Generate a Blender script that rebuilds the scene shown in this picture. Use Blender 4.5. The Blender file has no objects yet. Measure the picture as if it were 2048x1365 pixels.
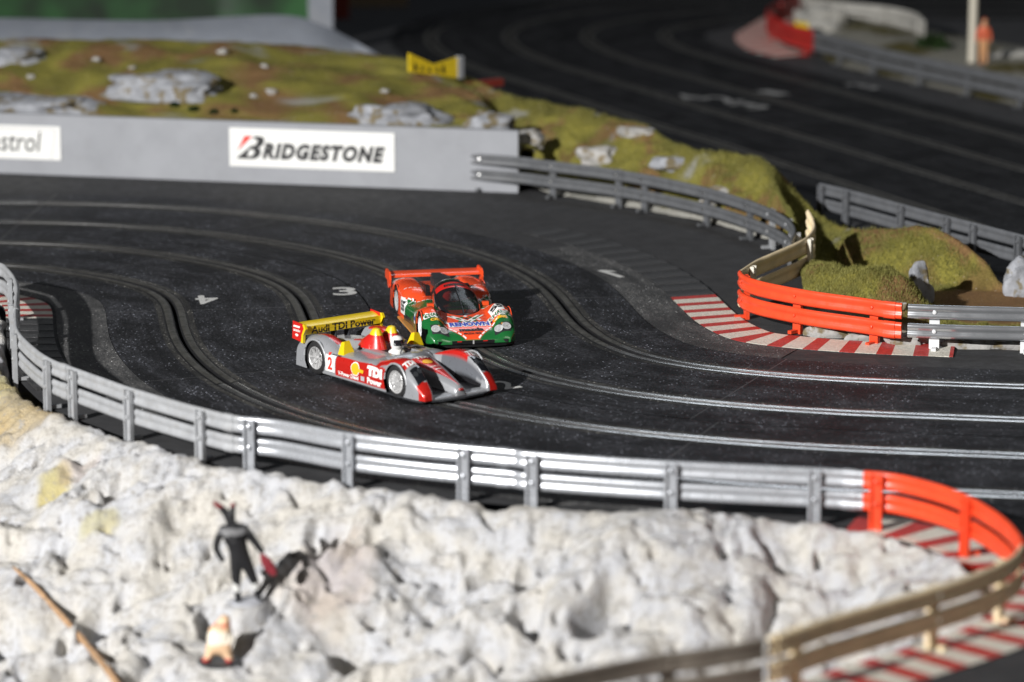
import bpy, bmesh, math, random
import numpy as np
from mathutils import Vector, Matrix, geometry, noise

# ------------------------------------------------------------------ units: everything is authored in centimetres, linked in metres
U = 0.01
random.seed(7); RNG = np.random.default_rng(7)
SC = bpy.context.scene
COL = SC.collection
PI = math.pi

# ------------------------------------------------------------------ camera
FPX, CAM_H, CAM_Y = 6700.0, 51.2, -230.0           # focal length in photo pixels (2048 wide), height, position
PITCH = math.atan((682.5 + 750.0) / FPX)
cam = bpy.data.cameras.new('camera'); cam_o = bpy.data.objects.new('camera', cam); COL.objects.link(cam_o)
cam_o.location = (0, CAM_Y * U, CAM_H * U); cam_o.rotation_euler = (PI / 2 - PITCH, 0, 0)
cam.sensor_width = 36.0; cam.lens = FPX / 2048 * 36.0
cam.clip_start = 0.02; cam.clip_end = 60
cam.dof.use_dof = True; cam.dof.focus_distance = 2.42; cam.dof.aperture_fstop = 7.0
SC.camera = cam_o

# ------------------------------------------------------------------ light: one hard lamp from the left, a ceiling panel far above, an added soft fill at camera right, a dim room
w = bpy.data.worlds.new('World'); SC.world = w; w.use_nodes = True
w.node_tree.nodes['Background'].inputs[0].default_value = (0.75, 0.83, 1.0, 1)
w.node_tree.nodes['Background'].inputs[1].default_value = 0.013
def aim(o, tgt):
    d = Vector(tgt) * U - o.location
    o.rotation_euler = d.to_track_quat('-Z', 'Y').to_euler()
L = bpy.data.lights.new('key_lamp', 'SPOT'); L.energy = 1480; L.color = (1.0, 0.985, 0.965); L.shadow_soft_size = 0.035
L.spot_size = math.radians(40); L.spot_blend = 1.0
lo = bpy.data.objects.new('key_lamp', L); COL.objects.link(lo); lo.location = (-2.65, -3.25, 1.75); aim(lo, (-2, 26, 0))
L = bpy.data.lights.new('ceiling_panel', 'AREA'); L.shape = 'RECTANGLE'; L.size = 1.6; L.size_y = 0.6; L.energy = 11; L.color = (0.82, 0.9, 1.0)
lo = bpy.data.objects.new('ceiling_panel', L); COL.objects.link(lo); lo.location = (0.5, 2.3, 2.6); aim(lo, (10, 0, 0))
L = bpy.data.lights.new('added_fill', 'AREA'); L.shape = 'DISK'; L.size = 1.1; L.energy = 13; L.color = (1.0, 0.95, 0.88)  # unseen soft fill, added to brighten the tan rail
lo = bpy.data.objects.new('added_fill', L); COL.objects.link(lo); lo.location = (1.9, -2.6, 2.3); aim(lo, (10, -10, 0))
vs = SC.view_settings; vs.view_transform = 'Standard'; vs.look = 'None'; vs.exposure = 0.0; vs.gamma = 1.0; vs.use_curve_mapping = False
SC.render.engine = 'CYCLES'
SC.cycles.use_denoising = True
SC.cycles.max_bounces = 6; SC.cycles.caustics_reflective = False; SC.cycles.caustics_refractive = False
SC.cycles.sample_clamp_indirect = 4.0

# ------------------------------------------------------------------ helpers
def g(px, py, z=0.0):
    """a surveyed point of the photograph -> the spot of the table top (or of height z) it shows, in cm"""
    a = (px - 1024) / FPX; b = -(py - 682.5) / FPX
    d = (a, math.cos(PITCH) + b * math.sin(PITCH), -math.sin(PITCH) + b * math.cos(PITCH))
    t = (z - CAM_H) / d[2]
    return (d[0] * t, CAM_Y + d[1] * t, z)
def sm(a, b, x):
    t = np.clip((np.asarray(x, float) - a) / (b - a), 0, 1); return t * t * (3 - 2 * t)
def itp(x, pts):
    """smooth interpolation through (x, value) pairs, x ascending"""
    xs = [p[0] for p in pts]; ys = [p[1] for p in pts]
    x = np.asarray(x, float)
    xs = np.array(xs, float); ys = np.array(ys, float)
    m = np.gradient(ys, xs)
    i = np.clip(np.searchsorted(xs, x) - 1, 0, len(xs) - 2)
    h = xs[i + 1] - xs[i]; t = np.clip((x - xs[i]) / h, 0, 1)
    return ((2*t**3 - 3*t**2 + 1) * ys[i] + (t**3 - 2*t**2 + t) * h * m[i] + (-2*t**3 + 3*t**2) * ys[i+1] + (t**3 - t**2) * h * m[i+1])
_P = RNG.permutation(512); _P = np.concatenate([_P, _P, _P])
_GA = RNG.uniform(0, 2 * PI, 512)
def pn(x, y, seed=0):
    """2-D gradient noise, about -0.7..0.7"""
    x = np.asarray(x, float); y = np.asarray(y, float)
    xi = np.floor(x).astype(int); yi = np.floor(y).astype(int); fx = x - xi; fy = y - yi
    def gr(ix, iy, dx, dy):
        h = _P[(_P[(ix + seed * 37) & 511] + iy) & 511]; a = _GA[h]; return np.cos(a) * dx + np.sin(a) * dy
    u = fx**3 * (fx * (fx * 6 - 15) + 10); v = fy**3 * (fy * (fy * 6 - 15) + 10)
    a = gr(xi, yi, fx, fy); b = gr(xi + 1, yi, fx - 1, fy); c = gr(xi, yi + 1, fx, fy - 1); d = gr(xi + 1, yi + 1, fx - 1, fy - 1)
    return (a * (1 - u) + b * u) * (1 - v) + (c * (1 - u) + d * u) * v
def worley(x, y, seed=0):
    x = np.asarray(x, float); y = np.asarray(y, float); xi = np.floor(x).astype(int); yi = np.floor(y).astype(int)
    best = np.full(x.shape, 9.0); bid = np.zeros(x.shape)
    for a in (-1, 0, 1):
        for b in (-1, 0, 1):
            h = _P[(_P[(xi + a + seed * 53) & 511] + yi + b) & 511]; h2 = _P[h + 7]
            d = np.hypot(xi + a + h / 512 - x, yi + b + h2 / 512 - y)
            bid = np.where(d < best, h2 / 512, bid); best = np.minimum(best, d)
    return best, bid
def crom(pts, step=0.5):
    """dense even path through the points (Catmull-Rom), 2-D or 3-D"""
    P = np.array(pts, float); Q = np.vstack([2 * P[0] - P[1], P, 2 * P[-1] - P[-2]]); out = []
    for i in range(1, len(Q) - 2):
        t = np.linspace(0, 1, 24, endpoint=False)[:, None]
        a, b, c, d = Q[i-1], Q[i], Q[i+1], Q[i+2]
        out.append(0.5 * (2*b + (c-a)*t + (2*a-5*b+4*c-d)*t**2 + (-a+3*b-3*c+d)*t**3))
    out = np.vstack(out + [P[-1:]])
    s = np.concatenate([[0], np.cumsum(np.linalg.norm(np.diff(out, axis=0), axis=1))])
    n = max(2, int(s[-1] / step) + 1); ss = np.linspace(0, s[-1], n)
    return np.stack([np.interp(ss, s, out[:, k]) for k in range(out.shape[1])], 1)
def frames(path):
    p = np.asarray(path)[:, :2]; t = np.gradient(p, axis=0); t /= np.linalg.norm(t, axis=1)[:, None] + 1e-9
    return t, np.stack([-t[:, 1], t[:, 0]], 1)
def arc(path):
    return np.concatenate([[0], np.cumsum(np.linalg.norm(np.diff(np.asarray(path)[:, :2], axis=0), axis=1))])

class MB:
    """collects faces of one mesh"""
    def __init__(s): s.v = []; s.f = []; s.m = []
    def add(s, V, F, m=0):
        n = len(s.v); s.v.extend([tuple(map(float, q)) for q in V]); s.f.extend([tuple(int(i) + n for i in f) for f in F]); s.m.extend([m] * len(F)); return s
    def box(s, c, h, ang=0.0, m=0, tilt=0.0):
        ca, sa = math.cos(ang), math.sin(ang); V = []
        for dz in (-1, 1):
            for dx, dy in ((-1, -1), (1, -1), (1, 1), (-1, 1)):
                x, y, z = dx * h[0], dy * h[1], dz * h[2]
                y, z = y * math.cos(tilt) - z * math.sin(tilt), y * math.sin(tilt) + z * math.cos(tilt)
                V.append((c[0] + x * ca - y * sa, c[1] + x * sa + y * ca, c[2] + z))
        return s.add(V, [(0,3,2,1),(4,5,6,7),(0,1,5,4),(1,2,6,5),(2,3,7,6),(3,0,4,7)], m)
    def grid(s, A, m=0, flip=False, keep=None):
        A = np.asarray(A); n, k = A.shape[:2]; F = []
        for i in range(n - 1):
            for j in range(k - 1):
                if keep is None or keep[i, j]:
                    q = (i*k+j, i*k+j+1, (i+1)*k+j+1, (i+1)*k+j); F.append(q[::-1] if flip else q)
        return s.add(A.reshape(-1, 3), F, m)
    def prism(s, poly, z0, z1, m=0):
        n = len(poly); V = [(x, y, z0) for x, y in poly] + [(x, y, z1) for x, y in poly]
        F = [tuple(range(n))[::-1], tuple(range(n, 2*n))] + [(i, (i+1) % n, n + (i+1) % n, n + i) for i in range(n)]
        return s.add(V, F, m)
    def lathe(s, prof, c=(0,0,0), n=20, axis='z', m=0, ang0=0, ang1=2*PI):
        V = []; k = len(prof); full = abs(ang1 - ang0 - 2*PI) < 1e-6; na = n if full else n + 1
        for i in range(na):
            a = ang0 + (ang1 - ang0) * i / n
            for r, h in prof:
                p = (r*math.cos(a), r*math.sin(a), h)
                if axis == 'y': p = (p[0], p[2], p[1])
                elif axis == 'x': p = (p[2], p[0], p[1])
                V.append((c[0]+p[0], c[1]+p[1], c[2]+p[2]))
        F = [(i*k+j, ((i+1) % na)*k+j, ((i+1) % na)*k+j+1, i*k+j+1) for i in range(na if full else n) for j in range(k-1)]
        return s.add(V, F, m)
    def tube(s, pts, r, n=8, m=0):
        P = np.array(pts, float); T = np.gradient(P, axis=0); V = []
        r = np.broadcast_to(np.asarray(r, float), (len(P),))
        for i in range(len(P)):
            t = T[i] / (np.linalg.norm(T[i]) + 1e-9); u = np.cross(t, (0, 0, 1) if abs(t[2]) < 0.9 else (1, 0, 0)); u /= np.linalg.norm(u); v = np.cross(t, u)
            for k in range(n):
                a = 2*PI*k/n; V.append(P[i] + r[i] * (math.cos(a)*u + math.sin(a)*v))
        F = [(i*n+k, i*n+(k+1) % n, (i+1)*n+(k+1) % n, (i+1)*n+k) for i in range(len(P)-1) for k in range(n)]
        F += [tuple(range(n))[::-1], tuple(range((len(P)-1)*n, len(P)*n))]
        return s.add(V, F, m)
    def sweep(s, path, prof, closed=True, m=0, caps=True, z=None):
        """profile (offset to the left, height) carried along a plan path"""
        p = np.asarray(path); t, nn = frames(p); k = len(prof); V = []
        for i in range(len(p)):
            zz = 0 if z is None else z[i]
            for o, h in prof: V.append((p[i,0] + nn[i,0]*o, p[i,1] + nn[i,1]*o, h + zz))
        kk = k if closed else k - 1
        F = [(i*k+j, (i+1)*k+j, (i+1)*k+(j+1) % k, i*k+(j+1) % k) for i in range(len(p)-1) for j in range(kk)]
        if closed and caps: F += [tuple(range(k)), tuple(range((len(p)-1)*k, len(p)*k))[::-1]]
        return s.add(V, F, m)

def obj(name, mb, mats, parent=None, smooth=35, uv=None, col=None, local=False, recalc=True):
    """link ONE mesh object; vertices are world cm, or cm in the parent's frame when local"""
    me = bpy.data.meshes.new(name)
    V = np.array(mb.v, float)
    if parent is not None and not local: V = V - np.array(parent['_o'])
    me.from_pydata((V * U).tolist(), [], mb.f)
    if recalc:
        bm = bmesh.new(); bm.from_mesh(me); bmesh.ops.recalc_face_normals(bm, faces=bm.faces); bm.to_mesh(me); bm.free()
    mats = mats if isinstance(mats, (list, tuple)) else [mats]
    for m in mats: me.materials.append(m)
    if len(mats) > 1: me.polygons.foreach_set('material_index', mb.m)
    if uv is not None:
        l = me.uv_layers.new(name='UVMap'); vi = np.zeros(len(me.loops), int); me.loops.foreach_get('vertex_index', vi)
        l.data.foreach_set('uv', np.asarray(uv, float)[vi].ravel())
    if col is not None:
        c = me.color_attributes.new('Paint', 'FLOAT_COLOR', 'POINT'); cc = np.ones((len(mb.v), 4)); cc[:, :3] = col; c.data.foreach_set('color', cc.ravel())
    if smooth:
        me.polygons.foreach_set('use_smooth', [True] * len(me.polygons)); me.set_sharp_from_angle(angle=math.radians(smooth))
    me.update()
    o = bpy.data.objects.new(name, me); COL.objects.link(o)
    o['_o'] = (0.0, 0.0, 0.0)
    if parent is not None: o.parent = parent; o['_o'] = (0.0, 0.0, 0.0) if local else tuple(parent['_o'])
    return o
def tag(o, label, cat, group=None):
    o['label'] = label; o['category'] = cat
    if group: o['group'] = group
    return o
def struct(name, mb, mats, label=None, kind='structure', **k):
    o = obj(name, mb, mats, **k)
    if 'parent' not in k: o['kind'] = kind
    if label: o['label'] = label
    return o
def thing(name, label, cat, loc, rotz=0.0, group=None):
    o = bpy.data.objects.new(name, None); COL.objects.link(o); o.empty_display_size = 0.01
    o.location = Vector(loc) * U; o.rotation_euler = (0, 0, rotz); o['_o'] = tuple(map(float, loc))
    return tag(o, label, cat, group)

# ------------------------------------------------------------------ materials
def nodes(name):
    m = bpy.data.materials.new(name); m.use_nodes = True; nt = m.node_tree
    return m, nt, nt.nodes['Principled BSDF']
def N(nt, typ, **k):
    n = nt.nodes.new(typ)
    for a, b in k.items():
        if a == 'i':
            for q, v in b.items(): n.inputs[q].default_value = v
        else: setattr(n, a, b)
    return n
def coords(nt, world=True):
    """position in centimetres"""
    src = N(nt, 'ShaderNodeNewGeometry').outputs['Position'] if world else N(nt, 'ShaderNodeTexCoord').outputs['Object']
    v = N(nt, 'ShaderNodeVectorMath', operation='SCALE', i={3: 100.0}); nt.links.new(src, v.inputs[0]); return v.outputs[0]
def noise_n(nt, vec, scale, detail=3, rough=0.55, stretch=None):
    if stretch:
        mp = N(nt, 'ShaderNodeVectorMath', operation='MULTIPLY', i={1: stretch}); nt.links.new(vec, mp.inputs[0]); vec = mp.outputs[0]
    n = N(nt, 'ShaderNodeTexNoise', i={'Scale': scale, 'Detail': detail, 'Roughness': rough}); nt.links.new(vec, n.inputs['Vector']); return n.outputs['Fac']
def ramp(nt, fac, lo, hi, c0=(0,0,0,1), c1=(1,1,1,1)):
    r = N(nt, 'ShaderNodeValToRGB'); r.color_ramp.elements[0].position = lo; r.color_ramp.elements[1].position = hi
    r.color_ramp.elements[0].color = c0; r.color_ramp.elements[1].color = c1; nt.links.new(fac, r.inputs[0]); return r.outputs[0]
def mix(nt, fac, a, b, mode='MIX'):
    m = N(nt, 'ShaderNodeMix', data_type='RGBA', blend_type=mode)
    for sock, v in ((m.inputs[0], fac), (m.inputs[6], a), (m.inputs[7], b)):
        if isinstance(v, (int, float)): sock.default_value = v
        elif isinstance(v, tuple): sock.default_value = (*v, 1) if len(v) == 3 else v
        else: nt.links.new(v, sock)
    return m.outputs[2]
def bump(nt, bs, fac, strength, dist=0.0005):
    b = N(nt, 'ShaderNodeBump', i={'Strength': strength, 'Distance': dist}); nt.links.new(fac, b.inputs['Height']); nt.links.new(b.outputs[0], bs.inputs['Normal']); return b
def M(name, col, rough=0.5, metal=0.0, spec=0.5, var=0.12, vs_=1.5, bmp=0.0, bs_=20.0, coat=0.0, col2=None, th=(0.45, 0.65), world=True, dirt=None, dirt_amt=0.5, paint=False):
    """plain painted / moulded material with uneven tone, a second colour in patches and fine relief"""
    m, nt, b = nodes(name); v = coords(nt, world)
    if paint:
        a = N(nt, 'ShaderNodeAttribute', attribute_name='Paint'); base = a.outputs['Color']
    else:
        base = None
    n1 = noise_n(nt, v, vs_, 4)
    dark = tuple(c * (1 - var) for c in col); lite = tuple(min(1, c * (1 + var)) for c in col)
    c = ramp(nt, n1, 0.3, 0.7, (*dark, 1), (*lite, 1)) if base is None else mix(nt, ramp(nt, n1, 0.3, 0.7, (1-var, 1-var, 1-var, 1), (1, 1, 1, 1)), (0, 0, 0), base)
    if col2: c = mix(nt, ramp(nt, noise_n(nt, v, vs_ * 0.8, 5), *th), c, col2)
    if dirt:
        dm = ramp(nt, noise_n(nt, v, vs_ * 3, 5, 0.7), 0.52, 0.72); s = N(nt, 'ShaderNodeMath', operation='MULTIPLY', i={1: dirt_amt}); nt.links.new(dm, s.inputs[0]); c = mix(nt, s.outputs[0], c, dirt)
    nt.links.new(c, b.inputs['Base Color'])
    rr = ramp(nt, noise_n(nt, v, vs_ * 2.3, 4), 0.3, 0.7, (rough * 0.82,) * 3 + (1,), (min(1, rough * 1.2),) * 3 + (1,)); nt.links.new(rr, b.inputs['Roughness'])
    b.inputs['Metallic'].default_value = metal; b.inputs['Specular IOR Level'].default_value = spec; b.inputs['Coat Weight'].default_value = coat; b.inputs['Coat Roughness'].default_value = 0.06
    if bmp: bump(nt, b, noise_n(nt, v, bs_, 3), bmp, 0.0006)
    return m

def track_material(name, base, dust, spec, grain):
    """black moulded plastic with a sandy grain; dust and rubber wear run along the lanes (UV is in cm: along, across)"""
    m, nt, b = nodes(name)
    uv = N(nt, 'ShaderNodeUVMap').outputs[0]; v = coords(nt)
    streak = noise_n(nt, uv, 1.0, 4, 0.6, (0.10, 0.55, 1)); blot = noise_n(nt, v, 0.22, 4, 0.6)
    fine = noise_n(nt, v, 3.6, 3, 0.8); speck = N(nt, 'ShaderNodeTexVoronoi', i={'Scale': 3.6}); nt.links.new(v, speck.inputs['Vector'])
    fs = noise_n(nt, uv, 3.2, 3, 0.8, (0.35, 1.0, 1)); wear = mix(nt, 0.5, streak, blot)
    wmask = ramp(nt, wear, 0.42, 0.60)
    c = mix(nt, wmask, base, tuple(q * 1.8 + 0.003 for q in base))
    gmix = mix(nt, 0.5, ramp(nt, fine, 0.46, 0.62), ramp(nt, fs, 0.48, 0.64)); dm = mix(nt, 1.0, gmix, ramp(nt, wear, 0.43, 0.60, (0.10, 0.10, 0.10, 1)), 'MULTIPLY')
    c = mix(nt, dm, c, dust)
    dots = ramp(nt, speck.outputs['Distance'], 0.12, 0.24, (1, 1, 1, 1), (0, 0, 0, 1))
    pick = ramp(nt, speck.outputs['Color'], 0.60, 0.66); dd = mix(nt, 1.0, mix(nt, 1.0, dots, pick, 'MULTIPLY'), ramp(nt, blot, 0.40, 0.58, (0.2, 0.2, 0.2, 1)), 'MULTIPLY')
    c = mix(nt, dd, c, tuple(min(1, q * 5.5) for q in dust))  # pale specks: white dust, and glints of the grain painted as colour
    nt.links.new(c, b.inputs['Base Color'])
    nt.links.new(ramp(nt, wear, 0.35, 0.65, (0.55,)*3+(1,), (0.72,)*3+(1,)), b.inputs['Roughness'])
    b.inputs['Specular IOR Level'].default_value = spec
    bump(nt, b, mix(nt, 0.5, fine, noise_n(nt, v, 7.0, 3)), grain, 0.0016)
    return m
MAT = {}
MAT['road'] = track_material('black_track_plastic', (0.0055, 0.0055, 0.0065), (0.105, 0.11, 0.128), 0.25, 1.0)
MAT['road_far'] = track_material('black_track_plastic_far', (0.0045, 0.0045, 0.005), (0.035, 0.036, 0.04), 0.2, 0.6)  # darker copy of the track plastic; the light falloff is put into its colour
MAT['apron'] = M('grey_apron_paint', (0.042, 0.042, 0.044), 0.75, spec=0.25, var=0.2, vs_=0.5, bmp=0.25, bs_=12)
MAT['shoulder'] = track_material('pebbled_shoulder', (0.03, 0.03, 0.031), (0.24, 0.235, 0.225), 0.45, 1.6)
MAT['slot_black'] = M('slot_moulding', (0.012, 0.012, 0.013), 0.42, spec=0.45, var=0.25, vs_=3)
MAT['conductor'] = M('conductor_steel', (0.72, 0.71, 0.69), 0.27, metal=0.95, var=0.15, vs_=0.25, dirt=(0.2, 0.19, 0.18), dirt_amt=0.3)
MAT['conductor_worn'] = M('conductor_oxidised', (0.17, 0.165, 0.15), 0.42, metal=0.75, var=0.3, vs_=0.6, dirt=(0.02, 0.02, 0.018), dirt_amt=0.8)
MAT['conductor_new'] = M('conductor_bright', (0.8, 0.8, 0.8), 0.22, metal=1.0, var=0.1, vs_=0.6)
MAT['white_paint'] = M('track_white_paint', (0.62, 0.62, 0.60), 0.6, var=0.15, vs_=6, dirt=(0.1, 0.1, 0.1), dirt_amt=0.6, bmp=0.4)
MAT['far_paint'] = M('dimmed_white_paint', (0.26, 0.26, 0.255), 0.6, var=0.3, vs_=2, dirt=(0.05, 0.05, 0.05), dirt_amt=0.7)  # far lane numbers: white paint darkened to match the dim far track
MAT['kerb_white'] = M('kerb_white', (0.66, 0.63, 0.55), 0.55, var=0.12, vs_=3, bmp=1.0, bs_=7, dirt=(0.25, 0.22, 0.17), dirt_amt=0.35)
MAT['kerb_red'] = M('kerb_red', (0.44, 0.035, 0.03), 0.5, var=0.2, vs_=3, bmp=0.8, bs_=7, dirt=(0.5, 0.35, 0.3), dirt_amt=0.2)
MAT['kerb_dark'] = M('kerb_unpainted', (0.028, 0.028, 0.029), 0.5, spec=0.5, var=0.2, vs_=3, bmp=1.2, bs_=7, dirt=(0.16, 0.16, 0.16), dirt_amt=0.4)
MAT['kerb_pebble'] = M('kerb_pebbled', (0.045, 0.045, 0.047), 0.5, var=0.3, vs_=4, bmp=1.4, bs_=6, dirt=(0.2, 0.2, 0.2), dirt_amt=0.5)
MAT['rail_silver'] = M('rail_silver_plastic', (0.50, 0.52, 0.555), 0.28, metal=0.5, spec=0.6, var=0.06, vs_=0.6, dirt=(0.3, 0.29, 0.27), dirt_amt=0.15)
MAT['rail_grey'] = M('rail_grey_plastic', (0.37, 0.38, 0.395), 0.42, metal=0.15, var=0.12, vs_=1.0, dirt=(0.24, 0.21, 0.17), dirt_amt=0.4, bmp=0.1, bs_=10)
MAT['rail_grey_dimmed'] = M('rail_grey_dimmed_plastic', (0.11, 0.115, 0.125), 0.45, var=0.15, vs_=1.0, dirt=(0.2, 0.19, 0.17), dirt_amt=0.3)  # far silver rail coloured darker so that it looks less lit
MAT['rail_chrome'] = M('rail_chromed', (0.62, 0.64, 0.67), 0.22, metal=0.8, var=0.05, vs_=0.4)
MAT['rail_dark'] = M('rail_dark_grey_plastic', (0.105, 0.11, 0.118), 0.45, var=0.15, vs_=1.0, dirt=(0.2, 0.19, 0.17), dirt_amt=0.25)
MAT['rail_orange'] = M('rail_orange_plastic', (0.80, 0.075, 0.024), 0.36, var=0.10, vs_=0.8, dirt=(0.5, 0.06, 0.03), dirt_amt=0.35, bmp=0.08, bs_=8)
MAT['rail_red'] = M('rail_red_plastic', (0.62, 0.03, 0.02), 0.4, var=0.1, vs_=0.8)
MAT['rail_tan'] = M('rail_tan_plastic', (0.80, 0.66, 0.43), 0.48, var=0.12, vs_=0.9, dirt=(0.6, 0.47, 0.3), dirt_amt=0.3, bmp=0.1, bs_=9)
MAT['rail_cream'] = M('rail_cream_plastic', (0.72, 0.68, 0.58), 0.5, var=0.08, vs_=1.0)
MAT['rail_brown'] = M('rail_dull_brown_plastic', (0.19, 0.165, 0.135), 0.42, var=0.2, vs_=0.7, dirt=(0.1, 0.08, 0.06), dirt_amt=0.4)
MAT['rail_white'] = M('rail_white_plastic', (0.74, 0.75, 0.76), 0.4, var=0.05)
MAT['rail_red_dimmed'] = M('rail_red_dimmed_plastic', (0.36, 0.02, 0.016), 0.5, var=0.15, vs_=0.8)  # far red rail, its weaker light put into a darker colour
MAT['rail_white_dimmed'] = M('rail_white_dimmed_plastic', (0.40, 0.39, 0.36), 0.5, var=0.12, vs_=0.6)  # far white rail greyed down; the dimmer light is in the colour
MAT['steel_bolt'] = M('bolt_steel', (0.6, 0.6, 0.6), 0.3, metal=1.0)
MAT['wall_grey'] = M('wall_grey_paint', (0.30, 0.31, 0.335), 0.6, var=0.06, vs_=0.25, dirt=(0.2, 0.2, 0.21), dirt_amt=0.2, bmp=0.05, bs_=4)
MAT['sign_white'] = M('sign_white', (0.82, 0.82, 0.80), 0.4, var=0.02)
MAT['ink_black'] = M('ink_black', (0.012, 0.012, 0.014), 0.5, var=0.0)
MAT['ink_red'] = M('ink_red', (0.70, 0.03, 0.015), 0.5, var=0.0)
MAT['ink_grey'] = M('ink_grey', (0.4, 0.4, 0.42), 0.5, var=0.0)

# ------------------------------------------------------------------ lettering
def text2d(s, w=None, h=None, shear=0.0, offset=0.0, spacing=1.0, res=3):
    cu = bpy.data.curves.new('t', 'FONT'); cu.body = s; cu.size = 1.0; cu.shear = shear; cu.offset = offset; cu.space_character = spacing; cu.resolution_u = res; cu.fill_mode = 'FRONT'
    o = bpy.data.objects.new('t', cu); COL.objects.link(o); dg = bpy.context.evaluated_depsgraph_get(); dg.update()
    me = bpy.data.meshes.new_from_object(o.evaluated_get(dg))
    V = np.array([v.co[:2] for v in me.vertices]); F = [tuple(p.vertices) for p in me.polygons]
    bpy.data.objects.remove(o); bpy.data.curves.remove(cu); bpy.data.meshes.remove(me)
    lo, hi = V.min(0), V.max(0); V = V - (lo + hi) / 2; sz = hi - lo
    sx = w / sz[0] if w else None; sy = h / sz[1] if h else None
    sx = sx or sy; sy = sy or sx
    return V * (sx, sy), F
# ================================================================== THE TRACK
def heading_path(x0, y0, th, Lg, before, after, step=0.5):
    n = int(Lg / step) + 1; s = np.linspace(0, Lg, n); t = np.interp(s, np.linspace(0, Lg, len(th)), th)
    k = np.ones(9) / 9; tp = np.concatenate([[t[0]]*4, t, [t[-1]]*4]); t = np.convolve(tp, k, 'valid')
    tm = (t[1:] + t[:-1]) / 2; ds = Lg / (n - 1)
    x = x0 + np.concatenate([[0], np.cumsum(np.cos(tm) * ds)]); y = y0 + np.concatenate([[0], np.cumsum(np.sin(tm) * ds)])
    P = np.stack([x, y], 1)
    if before:
        a = np.arange(-before, 0, step)[:, None]; P = np.vstack([P[0] + a * [math.cos(t[0]), math.sin(t[0])], P])
    if after:
        a = np.arange(step, after, step)[:, None]; P = np.vstack([P, P[-1] + a * [math.cos(t[-1]), math.sin(t[-1])]])
    return P
NEAR = heading_path(-45.885, 54.2, [-0.03, -0.128, -0.344, -0.501, -0.627, -0.747, -0.892, -1.054, -1.232, -1.377, -1.439, -1.412, -1.331, -1.233, -1.11, -0.929, -0.731, -0.569, -0.441, -0.338, -0.243, -0.16], 112, 45, 50)
FAR = heading_path(41.99, 92.65, [1.97, 1.95, 1.98, 2.0, 1.98, 1.95, 1.96, 2.0, 1.966, 1.90, 1.80, 1.66, 1.45, 1.16, 0.92, 0.7, 0.45, 0.2, 0.05, 0, 0, 0], 200, 70, 60, 1.0)
SLOTS = (14.85, 4.95, -4.95, -14.85)
def offset(path, o):
    t, n = frames(path); return np.asarray(path)[:, :2] + n * o
def strip(path, o0, o1, z0, z1, cols=2):
    """flat band between two offsets, with UV in cm"""
    t, n = frames(path); s = arc(path); A = np.zeros((len(path), cols, 3)); UV = np.zeros((len(path), cols, 2))
    for j in range(cols):
        f = j / (cols - 1); o = o0 + (o1 - o0) * f; A[:, j, :2] = path[:, :2] + n * o; A[:, j, 2] = z0 + (z1 - z0) * f; UV[:, j, 0] = s; UV[:, j, 1] = o
    return A, UV.reshape(-1, 2)
MAT['dust_rim'] = track_material('dusty_slot_rim', (0.014, 0.0135, 0.013), (0.15, 0.145, 0.13), 0.3, 0.8)
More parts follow.
